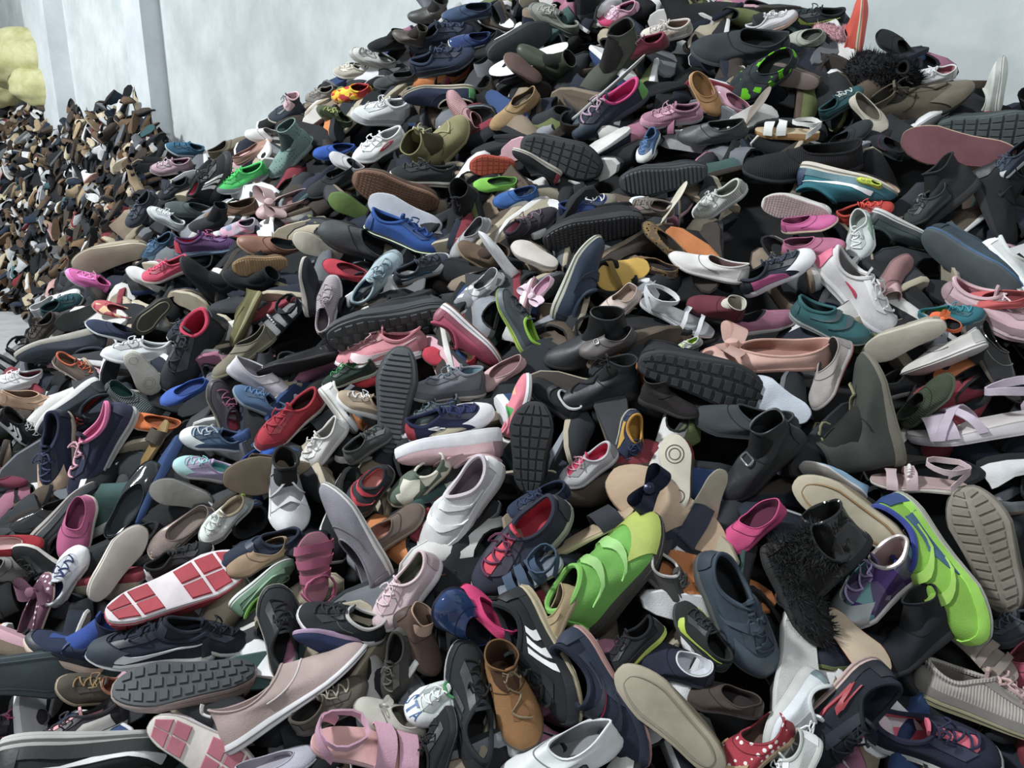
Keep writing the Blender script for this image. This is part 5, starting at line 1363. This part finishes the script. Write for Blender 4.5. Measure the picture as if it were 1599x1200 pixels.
heap = Heap()
gX, gY = np.meshgrid(np.arange(-2.9, 2.9, .07), np.arange(.15, 5.0, .07))
hz = height_at(gX, gY)
ii = 0
for _ in range(3000):
    X = rng.uniform(-2.75, 2.75); Y = rng.uniform(.25, 4.9)
    p = WA + WD * ((np.array([X, Y]) - WA) @ WD)
    if (np.array([X, Y]) - p) @ WN < .22: continue
    z = float(height_at(X, Y))
    if z < .06: continue
    zx = (float(height_at(X + .05, Y)) - float(height_at(X - .05, Y))) / .1; zy = (float(height_at(X, Y + .05)) - float(height_at(X, Y - .05))) / .1
    nrm = np.array([-zx, -zy, 1.0]); nrm /= np.linalg.norm(nrm)
    C = np.array([X, Y, z]) - nrm * rng.uniform(.0, .07)
    R = rand_R(nrm, rng)
    L = rng.uniform(.2, .29)
    tpl = LOWS[rng.randint(len(LOWS))]
    Wv = C + (tpl[0] * L) @ R.T
    j, i, dd = cells(Wv)
    px, py, _d = proj(Wv)
    if (_d > .2).all() and px.max() > 0 and px.mean() < 700 and py.mean() < 640 and np.mean([not inside(a_, b_) for a_, b_ in zip(px[::9], py[::9])]) > .3 and px.max() > 0:
        if (dd < BASED[j, i] + 1.5).any(): continue
    if (_d > .2).all() and px.max() > -60 and px.min() < 1660 and py.max() > -60 and py.min() < 1260:
        lag = hero_front[j, i] - dd
        lag = lag[hero_front[j, i] < 1e8]
        if len(lag):
            push = np.clip(np.percentile(lag, 92) + .015, 0, .3)
            kk = ((C - EYE) @ FWD + push) / ((C - EYE) @ FWD)
            C = EYE + (C - EYE) * kk
    heap.add(tpl, R, C, L, pick(rng))
ny_, nx_ = gX.shape
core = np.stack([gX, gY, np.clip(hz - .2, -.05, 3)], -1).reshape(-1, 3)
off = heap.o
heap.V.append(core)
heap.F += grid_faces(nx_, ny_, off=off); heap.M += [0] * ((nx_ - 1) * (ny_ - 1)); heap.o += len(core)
near = heap.build('shoe_heap', PALM)
tag(near, 'jumble of half buried shoes filling the near pile between the others', 'shoe heap', kind='stuff')

# ------------------------------------------------------------------ the far heap by the wall, too small to tell apart
FC = np.array([(0, 475, 10.6), (0, 300, 12.0), (0, 155, 13.3), (60, 300, 10.9), (60, 140, 11.5), (110, 380, 9.2), (110, 250, 9.9), (120, 145, 10.3), (170, 330, 8.4), (170, 135, 9.2),
               (215, 125, 8.5), (215, 250, 7.9), (245, 190, 8.2), (262, 222, 8.0), (250, 300, 7.6)], float)
fp = unproj(FC[:, 0], FC[:, 1], FC[:, 2])
FPAL = [('202226', 12), ('32343a', 12), ('4a3e34', 13), ('6c543c', 14), ('8a6a4a', 11), ('b09874', 9), ('d0c0a0', 7), ('e8e8e8', 8), ('bcc0c4', 8), ('6a6e74', 7), ('8a2c34', 2), ('24344a', 6), ('d8a8a0', 2), ('3c6a70', 1)]
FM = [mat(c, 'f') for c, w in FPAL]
FW = np.array([w for c, w in FPAL], float); FW /= FW.sum()
fext = list(unproj(np.array([-60., 0, 45, 90]), np.array([486., 486, 484, 480]), np.array([10.35, 10.35, 10.2, 10.0])))
fext += list(unproj(np.array([120., 160, 210, 260]), np.array([430., 420, 400, 380]), np.array([8.0, 7.3, 6.9, 6.5])))
fext += [(-9.0, 8.5, -1), (-6.2, 8.2, -1.), (-4.2, 5.6, -.6), (-3.0, 5.6, -.6), (-11.5, 12.5, .1), (-11.5, 14.5, 2.2), (-10.5, 15, 3.2), (-8.0, 13.2, 3.2), (-6.9, 12.2, 3.1), (-5.4, 10.6, 3.0), (-4.55, 9.7, 2.9), (-3.4, 8.0, .8)]
fext = np.array(fext)
fp = np.concatenate([fp, fext])
_cf = _solve(fp[:, :2], fp[:, 2], .03)


def far_h(X, Y):
    q = np.stack([np.asarray(X, float), np.asarray(Y, float)], -1)
    K = np.linalg.norm(q[..., None, :] - fp[:, :2], axis=-1)
    return np.clip(K @ _cf[:len(fp)] + _cf[len(fp)] + q @ _cf[len(fp) + 1:], 0, 3.4)


far = Heap()
for _ in range(9000):
    X = rng.uniform(-11.5, -3.0); Y = rng.uniform(6.2, 15.5)
    if (np.array([X, Y]) - WA) @ WN < .2: continue
    if (np.array([X, Y]) - WA) @ WN > 4.6: continue
    z = float(far_h(X, Y))
    if z < .05: continue
    zx = (float(far_h(X + .1, Y)) - float(far_h(X - .1, Y))) / .2; zy = (float(far_h(X, Y + .1)) - float(far_h(X, Y - .1))) / .2
    nrm = np.array([-zx, -zy, 1.0]); nrm /= np.linalg.norm(nrm)
    q = int(rng.choice(len(FPAL), p=FW)); q2 = int(rng.choice(len(FPAL), p=FW))
    if Y < 10.2 and X < -6.5 and rng.rand() < .45: q = int(rng.choice([7, 8, 6]))
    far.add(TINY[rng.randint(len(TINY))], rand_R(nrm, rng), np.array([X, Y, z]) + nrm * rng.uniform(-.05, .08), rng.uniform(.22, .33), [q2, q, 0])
fX, fY = np.meshgrid(np.arange(-11.6, -3.0, .2), np.arange(6.2, 15.6, .2))
fz = far_h(fX, fY) - .15
keep = (fX - WA[0]) * WN[0] + (fY - WA[1]) * WN[1] > .1
fz[~keep] = -.3
off = far.o
far.V.append(np.stack([fX, fY, fz], -1).reshape(-1, 3)); ff_ = grid_faces(fX.shape[1], fX.shape[0], off=off)
far.F += ff_; far.M += [0] * len(ff_)
fo = far.build('far_shoe_heap', FM)
tag(fo, 'distant heap of old brown and black shoes against the white wall', 'shoe heap', kind='stuff')


# ------------------------------------------------------------------ tied sacks behind the far heap
def sack(px, py, d, rx, rz, seed, label, roll=0.0):
    rs = np.random.RandomState(seed)
    c = unproj(px, py, d)
    n, mrows = 40, 26
    V = []
    ph = rs.uniform(0, 6, 6)
    for j in range(mrows):
        t = -1 + 2 * j / (mrows - 1)
        r = max(1 - abs(t) ** 3.2, 0) ** .5
        for i in range(n):
            a = i / n * 2 * math.pi
            w = 1 + .05 * math.sin(5 * a + ph[0] + 3 * t) + .04 * math.sin(9 * a + ph[1]) * (.4 + abs(t)) + .04 * math.sin(7 * t + ph[2] + 2 * a)
            V.append((t * rx * (1 + .03 * math.sin(3 * a + ph[3])), math.cos(a) * r * rz * w * 1.05, math.sin(a) * r * rz * w))
    V = np.array(V)
    cr, sr = math.cos(roll), math.sin(roll)
    Rm = np.array([[cr, 0, -sr], [0, 1, 0], [sr, 0, cr]])
    ang = math.atan2(WD[1], WD[0]) + .6
    Rz = np.array([[math.cos(ang), -math.sin(ang), 0], [math.sin(ang), math.cos(ang), 0], [0, 0, 1]])
    root = bpy.data.objects.new('sack', None); COL.objects.link(root)
    root.location = c
    tag(root, label, 'sack', 'yellow sacks stacked by the wall')
    F = grid_faces(n, mrows, True) + [tuple(range(n)), tuple((mrows - 1) * n + i for i in range(n))]
    mesh_obj('body', (V @ Rm.T) @ Rz.T, F, SACKM, root)
    a = np.linspace(0, 2 * math.pi, 20, endpoint=False)
    for sx in (-.86, .86):
        rr = max(1 - abs(sx) ** 3.2, 0) ** .5 * rz * 1.02
        tv, tf = tube(np.stack([0 * a + sx * rx, rr * 1.05 * np.cos(a), rr * np.sin(a)], -1), .02, True, 5)
        mesh_obj('tie', (tv @ Rm.T) @ Rz.T, tf, mat('7a7440', 'f'), root)


SACKM = surface_mat('woven_sack', 'b6b37c', 'd4d1a4', 5, .8, .5)
sack(34, 92, 11.5, .8, .42, 1, 'large yellow woven sack on top of the other sacks')
sack(60, 136, 11.3, .42, .27, 2, 'small yellow sack wedged under the large one beside the wall', .1)
sack(2, 136, 12.6, .4, .3, 3, 'yellow sack cut by the picture edge, under the large one', -.1)
print('SIZES', sorted((round(a, 3), b) for a, b in SIZES)[:12], sorted((round(a, 3), b) for a, b in SIZES)[-14:])
